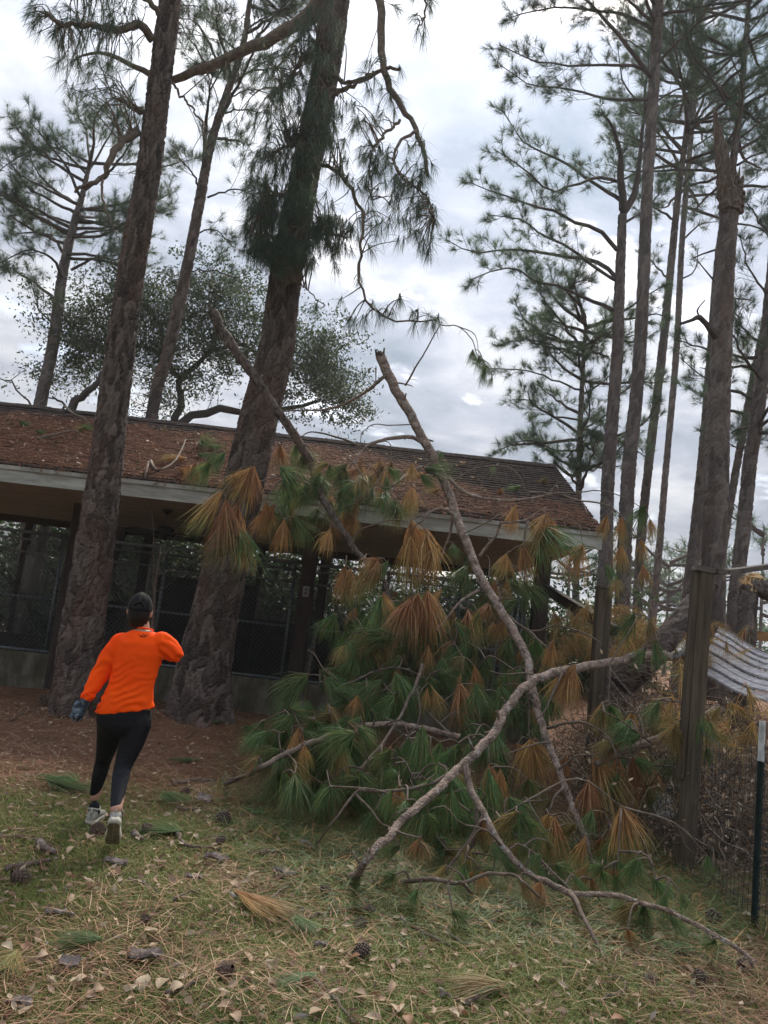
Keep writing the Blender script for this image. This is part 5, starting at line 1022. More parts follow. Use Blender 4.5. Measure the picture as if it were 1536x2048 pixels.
    def heap(cx, cy, rx, ry, h, n, zb):
        for _ in range(n):
            a = r7.uniform(0, 6.28); f = r7.random() ** .5; x = cx + rx * f * math.cos(a); y = cy + ry * f * math.sin(a); z = zb + h * (1 - f * f) * r7.random() ** .6
            p = [np.array((x, y, z))]; dv = r7.standard_normal(3) * np.array((1, 1, .5))
            for _k in range(5): dv = dv + r7.standard_normal(3) * .7; dv /= np.linalg.norm(dv); p.append(p[-1] + dv * r7.uniform(.05, .16))
            p = np.array(p); p[:, 2] = np.maximum(p[:, 2], zb); tube(mb, p, r7.uniform(.0015, .0045), 3, False, rnd=r7.random())
    for px, py, dd, rx, ry, h, n in ((1330, 1440, 8.2, 1.0, .8, 1.05, 1100), (1440, 1420, 7.9, .9, .7, .95, 900), (1220, 1330, 9.4, .8, .6, .8, 420), (1520, 1440, 7.2, .7, .9, .95, 700), (1330, 1560, 6.9, .8, .5, .5, 420), (1480, 1560, 6.7, .6, .4, .6, 350), (1530, 1700, 5.7, .4, .3, .3, 120), (1260, 1250, 10.8, .9, .6, 1.5, 420), (1400, 1400, 10.2, .9, .5, .95, 500), (1310, 1380, 11.2, 1.1, .5, 1.0, 500), (1480, 1400, 10.0, .8, .5, .8, 400), (1400, 1360, 13.5, 1.8, .8, 1.1, 500)):
        p = P(px, py, dd); heap(p.x, p.y, rx, ry, h + .1, n, float(gz(p.x, p.y)) - .02)
    tag(mb.build('brush_tangle', MT['vine'], smooth=False), 'tangled heap of dead vines and brush behind the wire fence', 'brush', None, 'stuff')
    mb = MB(); n = 5200; c = [P(1330, 1440, 8.3), P(1440, 1420, 8.0), P(1240, 1300, 9.8), P(1520, 1440, 7.2), P(1480, 1540, 6.9)]
    pts = np.concatenate([np.array(tuple(q)) * np.array((1, 1, 0)) + r7.standard_normal((n // 5, 3)) * np.array((.55, .45, 0)) for q in c]); pts[:, 2] = gz(pts[:, 0], pts[:, 1]) + np.abs(r7.standard_normal(len(pts))) * .42
    leaf_cards(mb, pts, .06, r7); mb2 = mb; tag(mb2.build('brush_foliage', MT['dry_leaf'], smooth=False), 'withered leaves caught all through the brush heap', 'leaves', None, 'stuff')
    mb = MB(); tp = np.concatenate([np.array(tuple(P(x, y, dd))) + r7.standard_normal((k_, 3)) * np.array((.3, .25, .12)) for x, y, dd, k_ in ((1180, 1290, 10.2, 40), (1360, 1270, 9.7, 30), (1350, 1300, 9.3, 20), (1420, 1440, 6.6, 22), (1210, 1240, 10.6, 30))]); needles(mb, tp, r7.standard_normal(tp.shape) + np.array((0, 0, -.6)), 40, .3, .005, .8, .4, r7, dead=.7, dvar=.3)
    tag(mb.build('dead_needles', MT['needle'], smooth=False), 'rusty dead needle bunches matted on the brush heap', 'needles', None, 'stuff')
    # junk at the foot of the post: a black pot and a pale stone
    p = GG(1350, 1672); r = .2; t = thing('plastic_pot', 'black plastic pot tipped over behind the tall fence post', 'pot', p); mb = MB(); v = []; N_ = 20; prof = [(.16, -.17), (.2, .16), (.215, .16), (.215, .19), (.19, .19), (.15, -.14), (.001, -.15)]
    for rr, zz in [(.001, -.17)] + prof:
        for k in range(N_): v.append((p.x + rr * math.cos(k * 2 * math.pi / N_), p.y + .12 - zz * .8 + .0 * k, p.z + .2 + rr * math.sin(k * 2 * math.pi / N_) + zz * .3))
    mb.add(v, [(i * N_ + k, i * N_ + (k + 1) % N_, (i + 1) * N_ + (k + 1) % N_, (i + 1) * N_ + k) for i in range(len(prof)) for k in range(N_)]); mb.build('pot', MT['blue_tarp'], t)
    p = GG(1326, 1672); t = thing('white_sack', 'crumpled white sack lying beside the tipped pot', 'sack', p); mb = MB(); v = []; r8 = np.random.default_rng(85)
    for i in range(13):
        for k in range(18): a = math.pi * i / 12; b_ = 2 * math.pi * k / 18; rr = .17 * (1 + .16 * math.sin(5 * b_ + 3 * a) + .07 * r8.standard_normal()); v.append((p.x + rr * .75 * math.sin(a) * math.cos(b_), p.y + rr * .7 * math.sin(a) * math.sin(b_), p.z + .17 + rr * 1.1 * math.cos(a)))
    mb.add(v, [(i * 18 + k, (i + 1) * 18 + k, (i + 1) * 18 + (k + 1) % 18, i * 18 + (k + 1) % 18) for i in range(12) for k in range(18)]); mb.build('sack', MT['white_bag'], t)
    # bare sapling in front of the kennel
    s = GG(302, 1400); s = Vector((P(300, 1360, 10.6).x, 10.6, 0)); t = thing('bare_sapling', 'thin leafless sapling in front of the kennel mesh, behind the person', 'sapling', s)
    q = lambda *l: catmull([P(x, y, 10.6) for x, y in l], 10)
    mb = MB(); tube(mb, np.vstack([[tuple(s)], q((305, 1250), (311, 1170), (322, 1095))]), np.linspace(.028, .012, 11), 6); mb.build('stem', MT['twig'], t)
    for l in ([(306, 1200), (307, 1130), (307, 1060), (302, 1020), (298, 985)], [(308, 1140), (330, 1110), (345, 1085), (355, 1063)], [(307, 1185), (330, 1175), (352, 1155)], [(305, 1215), (285, 1205), (262, 1190), (230, 1165)], [(309, 1150), (345, 1140), (362, 1130)]):
        mb = MB(); tube(mb, q(*l), np.linspace(.009, .003, 10), 4); mb.build('shoot', MT['twig'], t)
build_fence()
# ------------------------------------------------------------------ the person walking away
from mathutils.bvhtree import BVHTree
def solid(name, shapes, voxel, mat, parent, smooth=6, post=None, fac=.5):
    """fuse closed shapes into one continuous skin and relax it; shapes are MB"""
    me = shapes.mesh(name + '_raw', mat); o = link(name + '_raw', me)
    r = o.modifiers.new('fuse', 'REMESH'); r.mode = 'VOXEL'; r.voxel_size = voxel; r.use_smooth_shade = True
    s = o.modifiers.new('relax', 'SMOOTH'); s.factor = fac; s.iterations = smooth
    dg = bpy.context.evaluated_depsgraph_get(); dg.update(); m2 = bpy.data.meshes.new_from_object(o.evaluated_get(dg)); m2.name = name
    bpy.data.objects.remove(o); bpy.data.meshes.remove(me)
    if post:
        n = len(m2.vertices); co = np.zeros(n * 3, np.float32); no = np.zeros(n * 3, np.float32); m2.vertices.foreach_get('co', co); m2.vertices.foreach_get('normal', no)
        m2.vertices.foreach_set('co', post(co.reshape(-1, 3), no.reshape(-1, 3)).astype(np.float32).ravel()); m2.update()
    m2.materials.clear(); m2.materials.append(mat); m2.polygons.foreach_set('use_smooth', np.ones(len(m2.polygons), bool))
    ob = link(name, m2, parent); ob.location = -parent.location if parent is not None else Vector()
    return ob
def ell(mb, rings, n=20):
    """closed loft of ellipses: (centre, half-axis a, half-axis b)"""
    v = []
    for c, a, b in rings:
        c = Vector(c); a = Vector(a); b = Vector(b)
        for k in range(n): t = 2 * math.pi * k / n; v.append(tuple(c + a * math.cos(t) + b * math.sin(t)))
    m_ = len(rings); v += [tuple(rings[0][0]), tuple(rings[-1][0])]
    q = [(i * n + k, i * n + (k + 1) % n, (i + 1) * n + (k + 1) % n, (i + 1) * n + k) for i in range(m_ - 1) for k in range(n)]
    t = [(m_ * n, (k + 1) % n, k) for k in range(n)] + [(m_ * n + 1, (m_ - 1) * n + k, (m_ - 1) * n + (k + 1) % n) for k in range(n)]
    mb.add(v, q, t)
def blob(mb, c, a, b, h, n=16):
    c = Vector(c); a = Vector(a); b = Vector(b); h = Vector(h)
    ell(mb, [(c + h * math.sin(t), a * math.cos(t), b * math.cos(t)) for t in np.linspace(-1.5, 1.5, 11)], n)
def chain(mb, pts, rad, n=16, steps=None):
    k = steps or len(pts) * 4; p = catmull(pts, k); r = np.interp(np.linspace(0, 1, k), np.linspace(0, 1, len(rad)), rad); tube(mb, p, r, n)
    blob(mb, p[0], (r[0], 0, 0), (0, r[0], 0), (0, 0, r[0]), 10); blob(mb, p[-1], (r[-1], 0, 0), (0, r[-1], 0), (0, 0, r[-1]), 10)
def build_person():
    PX = 5.42 / F_PX
    per = thing('person', 'person in a bright orange long-sleeved shirt, dark cap and black leggings walking away', 'person', G(225, 1655))
    ax = Vector((.985, .17, 0)); ay = Vector((-.17, .985, 0))
    hc = P(280, 1221, 5.43); tops = [((250, 1432), .178, .118), ((255, 1400), .172, .122), ((263, 1370), .150, .112), ((272, 1335), .152, .108), ((281, 1305), .168, .112), ((285, 1285), .166, .104), ((287, 1270), .125, .078), ((287, 1260), .062, .060)]
    LS, LE, LW = P(237, 1287, 5.43), P(204, 1342, 5.42), P(173, 1396, 5.33)
    RS, RE, RW = P(327, 1287, 5.43), P(349, 1307, 5.47), P(334, 1296, 5.70)
    LH, LK, LA = P(220, 1445, 5.45), P(207, 1520, 5.62), P(190, 1592, 5.66)
    RH, RK, RA = P(276, 1440, 5.42), P(247, 1530, 5.34), P(232, 1620, 5.06)
    # body: one surface from the head down to the ankles
    mb = MB(); ell(mb, [(P(x, y, 5.42), ax * a * .93, ay * b * .9) for (x, y), a, b in tops])
    ell(mb, [(P(287, 1272, 5.43), ax * .058, ay * .058), (P(285, 1255, 5.43), ax * .050, ay * .054), (P(283, 1240, 5.44), ax * .050, ay * .056), (hc, ax * .05, ay * .06)])
    blob(mb, hc, ax * .074, ay * .092, (0, 0, .112)); blob(mb, hc + ay * .03 - Vector((0, 0, .075)), ax * .05, ay * .055, (0, 0, .05))
    chain(mb, [hc + ay * .088 + Vector((0, 0, .01)), hc + ay * .112 - Vector((0, 0, .02))], [.009, .014], 8)
    for s in (-1, 1): blob(mb, hc + ax * .079 * s - ay * .005 - Vector((0, 0, .012)), ax * .010, ay * .019, (0, 0, .032), 8)
    chain(mb, [LS, LE, LW], [.052, .042, .030]); chain(mb, [RS, RE, RW], [.052, .044, .030])
    chain(mb, [LH, LK, LA], [.080, .052, .036]); chain(mb, [RH, RK, RA], [.085, .054, .037])
    solid('body', mb, .008, MT['skin'], per, 4)
    for s in (-1, 1):
        e = MB(); blob(e, hc + ax * .031 * s + ay * .080 + Vector((0, 0, .012)), ax * .012, ay * .012, (0, 0, .011), 8); e.build('eye', MT['white_paint'], per)
    # shirt
    mb = MB(); ell(mb, [(P(250, 1421, 5.42), ax * .190 + Vector((0, 0, .040)), ay * .128), (P(252, 1408, 5.42), ax * .184 + Vector((0, 0, .034)), ay * .127)] + [(P(x, y, 5.42), ax * a * 1.0, ay * b * 1.04) for (x, y), a, b in tops[1:-1]] + [(P(287, 1262, 5.43), ax * .074, ay * .070)], 28)
    chain(mb, [LS + Vector((.02, 0, .0)), LS.lerp(LE, .5), LE, LE.lerp(LW, .5), LW.lerp(LE, .06)], [.078, .072, .064, .055, .042]); chain(mb, [RS - Vector((.02, 0, 0)), RS.lerp(RE, .6), RE, RE.lerp(RW, .5), RW.lerp(RE, .1)], [.080, .074, .062, .054, .044])
    hem = P(250, 1426, 5.42)
    def folds(co, no):
        x, y, z = co[:, 0], co[:, 1], co[:, 2]; cx = P(265, 1370, 5.42)
        u = (z - hem.z); lx = x - cx.x
        low = np.clip(1 - u / .42, 0, 1) * np.clip((u + .06) / .05, 0, 1)
        ph = (z - .52 * x) ; wob = vnoise(x * 9 + 3, z * 9) * 5 + vnoise(x * 22, z * 22 + 5) * 1.2
        f = np.sin(ph * 2 * np.pi / .056 + wob * 1.7); f = np.sign(f) * np.abs(f) ** 1.3
        d = .0090 * low * f * np.clip(1.1 - (lx + .2) * 1.6, .25, 1) * np.clip(2.2 * vnoise(x * 7 + 2, z * 7) - .15, 0, 1)
        mid = np.exp(-((u - .30) / .16) ** 2); d = d + .0042 * mid * np.sin((z - .9 * x) * 2 * np.pi / .10 + wob) * np.clip(2 * vnoise(x * 5 + 9, z * 5) - .4, 0, 1)
        # sleeve: gathers round the arm, tightest at the elbow and cuff
        a = np.array(tuple(LS)); b = np.array(tuple(LW)); ab = b - a; t = ((co - a) @ ab) / (ab @ ab); off = np.linalg.norm(co - (a + t[:, None] * ab), axis=1)
        sl = (t > .12) & (t < 1.1) & (off < .10) & (x < P(228, 1340, 5.42).x + .02)
        d = np.where(sl, .0044 * np.sin(t * 34 + 3.5 * np.sin(x * 24) + wob * 1.4) * (.35 + .8 * np.exp(-((t - .5) / .14) ** 2) + .9 * np.exp(-((t - .95) / .1) ** 2)), d)
        rs = x > P(325, 1290, 5.42).x; d = np.where(rs, .0045 * np.sin((x * .8 + z) * 2 * np.pi / .06 + wob), d)
        d = d + .0022 * (vnoise(x * 30 + 7, z * 30) - .5) * 2
        seam = np.exp(-((u - .018 - .028 * lx) / .004) ** 2) * (u < .1); d = d - .002 * seam
        return co + no * d[:, None]
    sh = solid('shirt', mb, .0065, MT['orange_shirt'], per, 5, folds)
    # neckband
    c = P(287, 1260, 5.43); q = [c + ax * .063 * math.cos(t) + ay * .061 * math.sin(t) + Vector((0, 0, .004 - .012 * math.sin(t))) for t in np.linspace(0, 2 * math.pi, 33)]; mb = MB(); tube(mb, q, .0065, 8); o = mb.build('neckband', MT['orange_shirt'], per); o.parent = sh; o.location = (0, 0, 0)
    # small dark wing-shaped print between the shoulders, laid on the cloth
    n = len(sh.data.vertices); co = np.zeros(n * 3, np.float32); sh.data.vertices.foreach_get('co', co); bv = BVHTree.FromPolygons([Vector(v) for v in co.reshape(-1, 3)], [tuple(p.vertices) for p in sh.data.polygons])
    def onshirt(px, py):
        r = ray(px, py).normalized(); h = bv.ray_cast(CAM, r); return (h[0] - r * .002) if h[0] is not None else P(px, py, 5.3)
    mb = MB()
    for st in ([(277, 1269.0), (280, 1271.6), (283, 1272.6), (285.5, 1272.2)], [(283, 1272), (285, 1269.6), (286.4, 1268.2), (288.2, 1269.8), (290, 1271.6)], [(288, 1272), (292, 1271.5), (296.5, 1269.2)], [(280, 1273), (286, 1274.2), (293, 1273)]):
        for (a, b) in zip(st, st[1:]):
            w = .8; v = [onshirt(a[0], a[1] - w), onshirt(b[0], b[1] - w), onshirt(b[0], b[1] + w * .6), onshirt(a[0], a[1] + w * .6)]; mb.add([tuple(p) for p in v], [(0, 1, 2, 3)])
    o = mb.build('back_print', MT['print'], per, smooth=False); o.parent = sh; o.location = (0, 0, 0)
    # leggings
    mb = MB(); ell(mb, [(P(251, 1412, 5.42), ax * .165, ay * .115), (P(249, 1430, 5.42), ax * .184, ay * .128), (P(247, 1447, 5.42), ax * .180, ay * .132), (P(246, 1462, 5.42), ax * .160, ay * .118), (P(244, 1474, 5.43), ax * .11, ay * .085)], 28)
    chain(mb, [P(222, 1448, 5.45), P(217, 1480, 5.52), LK, P(199, 1550, 5.63), P(190, 1586, 5.655)], [.094, .080, .055, .052, .036]); chain(mb, [P(274, 1446, 5.42), P(263, 1485, 5.39), RK, P(240, 1562, 5.24), P(232, 1615, 5.07)], [.100, .085, .059, .054, .036])
    def lf(co, no):
        d = .0022 * np.sin(co[:, 2] * 2 * np.pi / .03 + 4 * vnoise(co[:, 0] * 14, co[:, 2] * 14)) * np.exp(-((co[:, 2] - RK.z) / .06) ** 2); return co + no * d[:, None]
    lg = solid('leggings', mb, .007, MT['leggings'], per, 5, lf)
    lg.data.materials.append(MT['leggings_mesh'])
    for p in lg.data.polygons:
        c = p.center
        if c.y < 5.42 and RA.z - .2 < c.z < RK.z + .0 and c.x > P(222, 1560, 5.2).x: p.material_index = 1
    # socks, shoes
    for nm, A, K, heel, toe in (('left', LA, LK, P(187, 1612, 5.62), None), ('right', RA, RK, P(229, 1644, 5.0), None)):
        gzv = float(gz(heel.x, heel.y))
        if nm == 'left':
            H = Vector((heel.x, 5.60, float(gz(heel.x, 5.6)) + .022)); fw = Vector((-.03, 1, 0)).normalized(); nrm = Vector((0, 0, 1))
        else:
            Tt = P(228, 1668, 5.17); Tt.z = float(gz(Tt.x, Tt.y)) + .03; H = P(229, 1641, 4.99); fw = (Tt - H).normalized(); sd_ = fw.cross(Vector((0, 0, 1))).normalized(); nrm = sd_.cross(fw)
        sd_ = fw.cross(nrm).normalized(); L = .255
        sk = MB(); top = A + (K - A).normalized() * .035; chain(sk, [A.lerp(H + nrm * .06 + fw * .055, .62), H + nrm * .06 + fw * .055], [.036, .043]); solid('sock', sk, .006, MT['sock'], per, 3)
        def at(t, s, h): return H + fw * (L * t) + sd_ * s + nrm * h
        def bend(t): return 0.0 if nm == 'left' else 0.0
        up = MB(); rings = []
        for t, w, h in ((-.03, .022, .045), (.02, .033, .070), (.10, .037, .088), (.22, .038, .086), (.36, .038, .074), (.52, .043, .058), (.70, .047, .046), (.86, .042, .036), (.97, .024, .022)):
            c_ = at(t, 0, h * .5 + .004); rings.append((c_, sd_ * w, nrm * (h * .5)))
        ell(up, rings, 18); s_ = solid('shoe', up, .006, MT['shoe'], per, 3)
        so = MB(); v = []; tt = np.linspace(-.05, 1.0, 13)
        prof = np.interp(tt, [-.05, 0, .1, .35, .55, .72, .88, .97, 1.0], [.020, .034, .041, .037, .044, .050, .045, .030, .012])
        for t, w in zip(tt, prof):
            for s in (-1, -.5, 0, .5, 1):
                for h in (-.018, .020 if abs(s) == 1 else .014): v.append(tuple(at(t, s * w * (1.0 if h > 0 else .93), h + (.010 * max(0, t - .75) * 4 if h < 0 else 0))))
        q = []; ix = lambda i, j, h: (i * 5 + j) * 2 + h
        for i in range(12):
            for j in range(4): q += [(ix(i, j, 1), ix(i, j + 1, 1), ix(i + 1, j + 1, 1), ix(i + 1, j, 1)), (ix(i, j, 0), ix(i + 1, j, 0), ix(i + 1, j + 1, 0), ix(i, j + 1, 0))]
            q += [(ix(i, 0, 0), ix(i, 0, 1), ix(i + 1, 0, 1), ix(i + 1, 0, 0)), (ix(i, 4, 0), ix(i + 1, 4, 0), ix(i + 1, 4, 1), ix(i, 4, 1))]
        for j in range(4): q += [(ix(0, j, 0), ix(0, j + 1, 0), ix(0, j + 1, 1), ix(0, j, 1)), (ix(12, j, 0), ix(12, j, 1), ix(12, j + 1, 1), ix(12, j + 1, 0))]
        so.add(v, q); o = so.build('midsole', MT['shoe_rim'], per); o.parent = s_; o.location = (0, 0, 0)
        tr = MB()
        for i in range(11):
            t0 = -.02 + i * .088; w = float(np.interp(t0 + .03, tt, prof)) * .9; o0 = .010 * max(0, t0 - .75) * 4
            for sg in (-1, 1): a = [at(t0, sg * .003, -.0175 + o0), at(t0, sg * w, -.0175 + o0), at(t0 + .066, sg * w, -.0175 + o0), at(t0 + .066, sg * .003, -.0175 + o0)]; tr.add([tuple(p) for p in a] + [tuple(p - nrm * .007) for p in a], BOXF)
        o = tr.build('tread', MT['sole'], per, smooth=False); o.parent = s_; o.location = (0, 0, 0)
        col_ = MB(); c_ = at(.20, 0, .088); tube(col_, [c_ + fw * .048 * math.cos(t) + sd_ * .036 * math.sin(t) + nrm * (.006 * math.cos(2 * t)) for t in np.linspace(0, 2 * math.pi, 25)], .0075, 8); o = col_.build('collar', MT['shoe'], per); o.parent = s_; o.location = (0, 0, 0)
        pt = MB(); tube(pt, [at(-.02, 0, .05), at(-.03, 0, .075), at(0, 0, .10)], .006, 6); o = pt.build('heel_tab', MT['shoe_rim'], per); o.parent = s_; o.location = (0, 0, 0)
    # gloves: palm and five bent fingers
    def glove(W, E, curl, side, nm):
        d = (W - E).normalized(); v0 = Vector((0, 1, .0)); sd_ = d.cross(v0).normalized() * side; pn = sd_.cross(d).normalized(); mb = MB()
        ell(mb, [(W - d * .035, sd_ * .030, pn * .026), (W, sd_ * .030, pn * .024), (W + d * .04, sd_ * .040, pn * .021), (W + d * .085, sd_ * .041, pn * .018), (W + d * .095, sd_ * .034, pn * .014)], 16)
        for k, (o, L) in enumerate(((-.031, .068), (-.010, .078), (.011, .074), (.031, .058))):
            b = W + d * .078 + sd_ * o; p = [b]; dr = d + sd_ * (o * 2.5)
            for j, f in enumerate((.45, .32, .25)): dr = (dr + pn * curl * (.28 + .22 * j)).normalized(); p.append(p[-1] + dr * L * f)
            chain(mb, p, [.0105, .0100, .0092, .0080], 10, 10)
        b = W + d * .02 - sd_ * .030; chain(mb, [b, b + d * .03 - sd_ * .018 + pn * .012, b + d * .062 - sd_ * .016 + pn * .024], [.0135, .012, .0095], 10, 9)
        solid(nm, mb, .0042, MT['glove'], per, 3)
    glove(LW + (LW - LE).normalized() * .012, LE, .75, 1, 'glove'); glove(RW, RE, .9, -1, 'glove')
    cf = MB(); a = LW.lerp(LE, .07); dd = (LW - LE).normalized(); s1 = dd.cross(Vector((0, 1, 0))).normalized(); s2 = dd.cross(s1); tube(cf, [a + s1 * .040 * math.cos(t) + s2 * .040 * math.sin(t) for t in np.linspace(0, 2 * math.pi, 21)], .006, 6); o = cf.build('cuff', MT['orange_shirt'], per); o.parent = sh; o.location = (0, 0, 0)
    # hair under the cap
    mb = MB(); blob(mb, hc - ay * .018 - Vector((0, 0, .022)), ax * .077, ay * .090, (0, 0, .112)); blob(mb, hc - ay * .030 - Vector((0, 0, .058)), ax * .058, ay * .058, (0, 0, .050))
    def strands(co, no): return co + no * (.0022 * np.sin(co[:, 0] * 420 + 3 * np.sin(co[:, 2] * 60)))[:, None]
    solid('hair', mb, .006, MT['hair'], per, 3, strands)
    # cap: panelled crown with an arched opening at the back, strap, button, seams and brim
    tilt = Vector((0, -.06, 0)); cz = hc + Vector((0, 0, .012)); R = (.0835, .103, .112); mb = MB(); v = []; nu, nv = 48, 14; idx = {}
    def cp(u, t, g=1.0): return cz + ax * (R[0] * g * math.cos(t) * math.cos(u)) + ay * (R[1] * g * math.cos(t) * math.sin(u)) + Vector((0, 0, R[2] * g * math.sin(t))) + ay * (-.010)
    for i in range(nv + 1):
        t = -.10 + (math.pi / 2 + .10) * i / nv
        for k in range(nu): v.append(tuple(cp(2 * math.pi * k / nu, t)))
    q = []
    for i in range(nv):
        for k in range(nu):
            u = (2 * math.pi * (k + .5) / nu) - 1.5 * math.pi; u = (u + math.pi) % (2 * math.pi) - math.pi; t = -.10 + (math.pi / 2 + .10) * (i + .5) / nv
            if (u / .50) ** 2 + ((t - .08) / .40) ** 2 < 1 and t > .08: continue
            q.append((i * nu + k, i * nu + (k + 1) % nu, (i + 1) * nu + (k + 1) % nu, (i + 1) * nu + k))
    mb.add(v, q); cap_ = mb.build('cap', MT['cap_cloth'], per); sm = cap_.modifiers.new('cloth', 'SOLIDIFY'); sm.thickness = .003
    for k in range(6):
        u = 1.5 * math.pi + k * math.pi / 3
        for off in (-.045, .045):
            m_ = MB(); ts = np.linspace(.52 if k == 0 else -.08, math.pi / 2 - .06, 12); tube(m_, [cp(u + off / max(.25, math.cos(t)), t, 1.012) for t in ts], .0011, 5); o = m_.build('stitching', MT['cap_thread'], per); o.parent = cap_; o.location = (0, 0, 0)
    m_ = MB(); tube(m_, [cp(1.5 * math.pi + .50 * math.cos(a), .08 + .40 * math.sin(a), 1.012) for a in np.linspace(0, math.pi, 18)], .0017, 6); o = m_.build('opening_trim', MT['cap_thread'], per); o.parent = cap_; o.location = (0, 0, 0)
    m_ = MB(); blob(m_, cp(0, math.pi / 2, 1.01), (.008, 0, 0), (0, .008, 0), (0, 0, .005), 10); o = m_.build('button', MT['cap_thread'], per); o.parent = cap_; o.location = (0, 0, 0)
    m_ = MB(); vv = []
    for i in range(6):
        f = i / 5
        for k in range(13): a = math.pi / 2 + (k - 6) / 6 * 1.05; rr = 1 + .75 * f * math.cos((k - 6) / 6 * 1.15) ** .6 if abs(k) < 99 else 1; p = cz + ax * (R[0] * math.cos(a) * (1 + .05 * f)) + ay * (R[1] * math.sin(a) * rr) - Vector((0, 0, .010 + .02 * f + .022 * ((k - 6) / 6) ** 2 * (1 + f))); vv += [tuple(p), tuple(p + Vector((0, 0, .004)))]
    qq = []; ix = lambda i, k, h: (i * 13 + k) * 2 + h
    for i in range(5):
        for k in range(12): qq += [(ix(i, k, 1), ix(i, k + 1, 1), ix(i + 1, k + 1, 1), ix(i + 1, k, 1)), (ix(i, k, 0), ix(i + 1, k, 0), ix(i + 1, k + 1, 0), ix(i, k + 1, 0))]
    for k in range(12): qq.append((ix(5, k, 0), ix(5, k, 1), ix(5, k + 1, 1), ix(5, k + 1, 0)))
    m_.add(vv, qq); o = m_.build('brim', MT['cap_cloth'], per); o.parent = cap_; o.location = (0, 0, 0)
build_person()
# ------------------------------------------------------------------ straw, grass and litter
def ribbons(mb, p, yaw, L, w, rng, bend=.25, lift=.0, slope=None):
    """flat needles or blades lying on a surface, bent a little; p (N,3)"""
    N = len(p); d = np.stack([np.cos(yaw), np.sin(yaw), rng.standard_normal(N) * .12 + lift], 1); s = np.stack([-np.sin(yaw), np.cos(yaw), np.zeros(N)], 1)
    if slope is not None: d[:, 2] += d[:, 1] * slope; s[:, 2] += s[:, 1] * slope
    b = rng.standard_normal(N)[:, None] * bend; L = L[:, None]; h = s * (w / 2)
    m_ = p + d * L * .5 + s * b * L * .12; e = p + d * L + s * b * L * .5 - np.array((0, 0, 1)) * (d[:, 2:3] * L * .3)
    v = np.stack([p - h, p + h, m_ - h, m_ + h, e], 1).reshape(-1, 3); i = np.arange(N)[:, None] * 5
    mb.add(v, i + np.array([0, 1, 3, 2]), i + np.array([2, 3, 4]), rnd=np.repeat(rng.random(N), 5))
def in_view(n, d0, d1, rng, p=1.0):
    y = d0 + (d1 - d0) * rng.random(n) ** p; x = rng.uniform(-.60, .62, n) * y; return x, y
def greenness(x, y):
    """where grass grows: the open yard, thinning toward the straw under the pines and the trodden corner by the fence"""
    g = (1 - sstep(6.0, 8.4, y - .25 * x)) * (1 - .85 * sstep(.9, 2.1, x - (4.6 - y) * .2) * (1 - sstep(4.6, 5.4, y)))
    return g * np.clip(.45 + 1.5 * (vnoise(x * 1.6 + 4, y * 1.6) - .15), 0.15, 1)
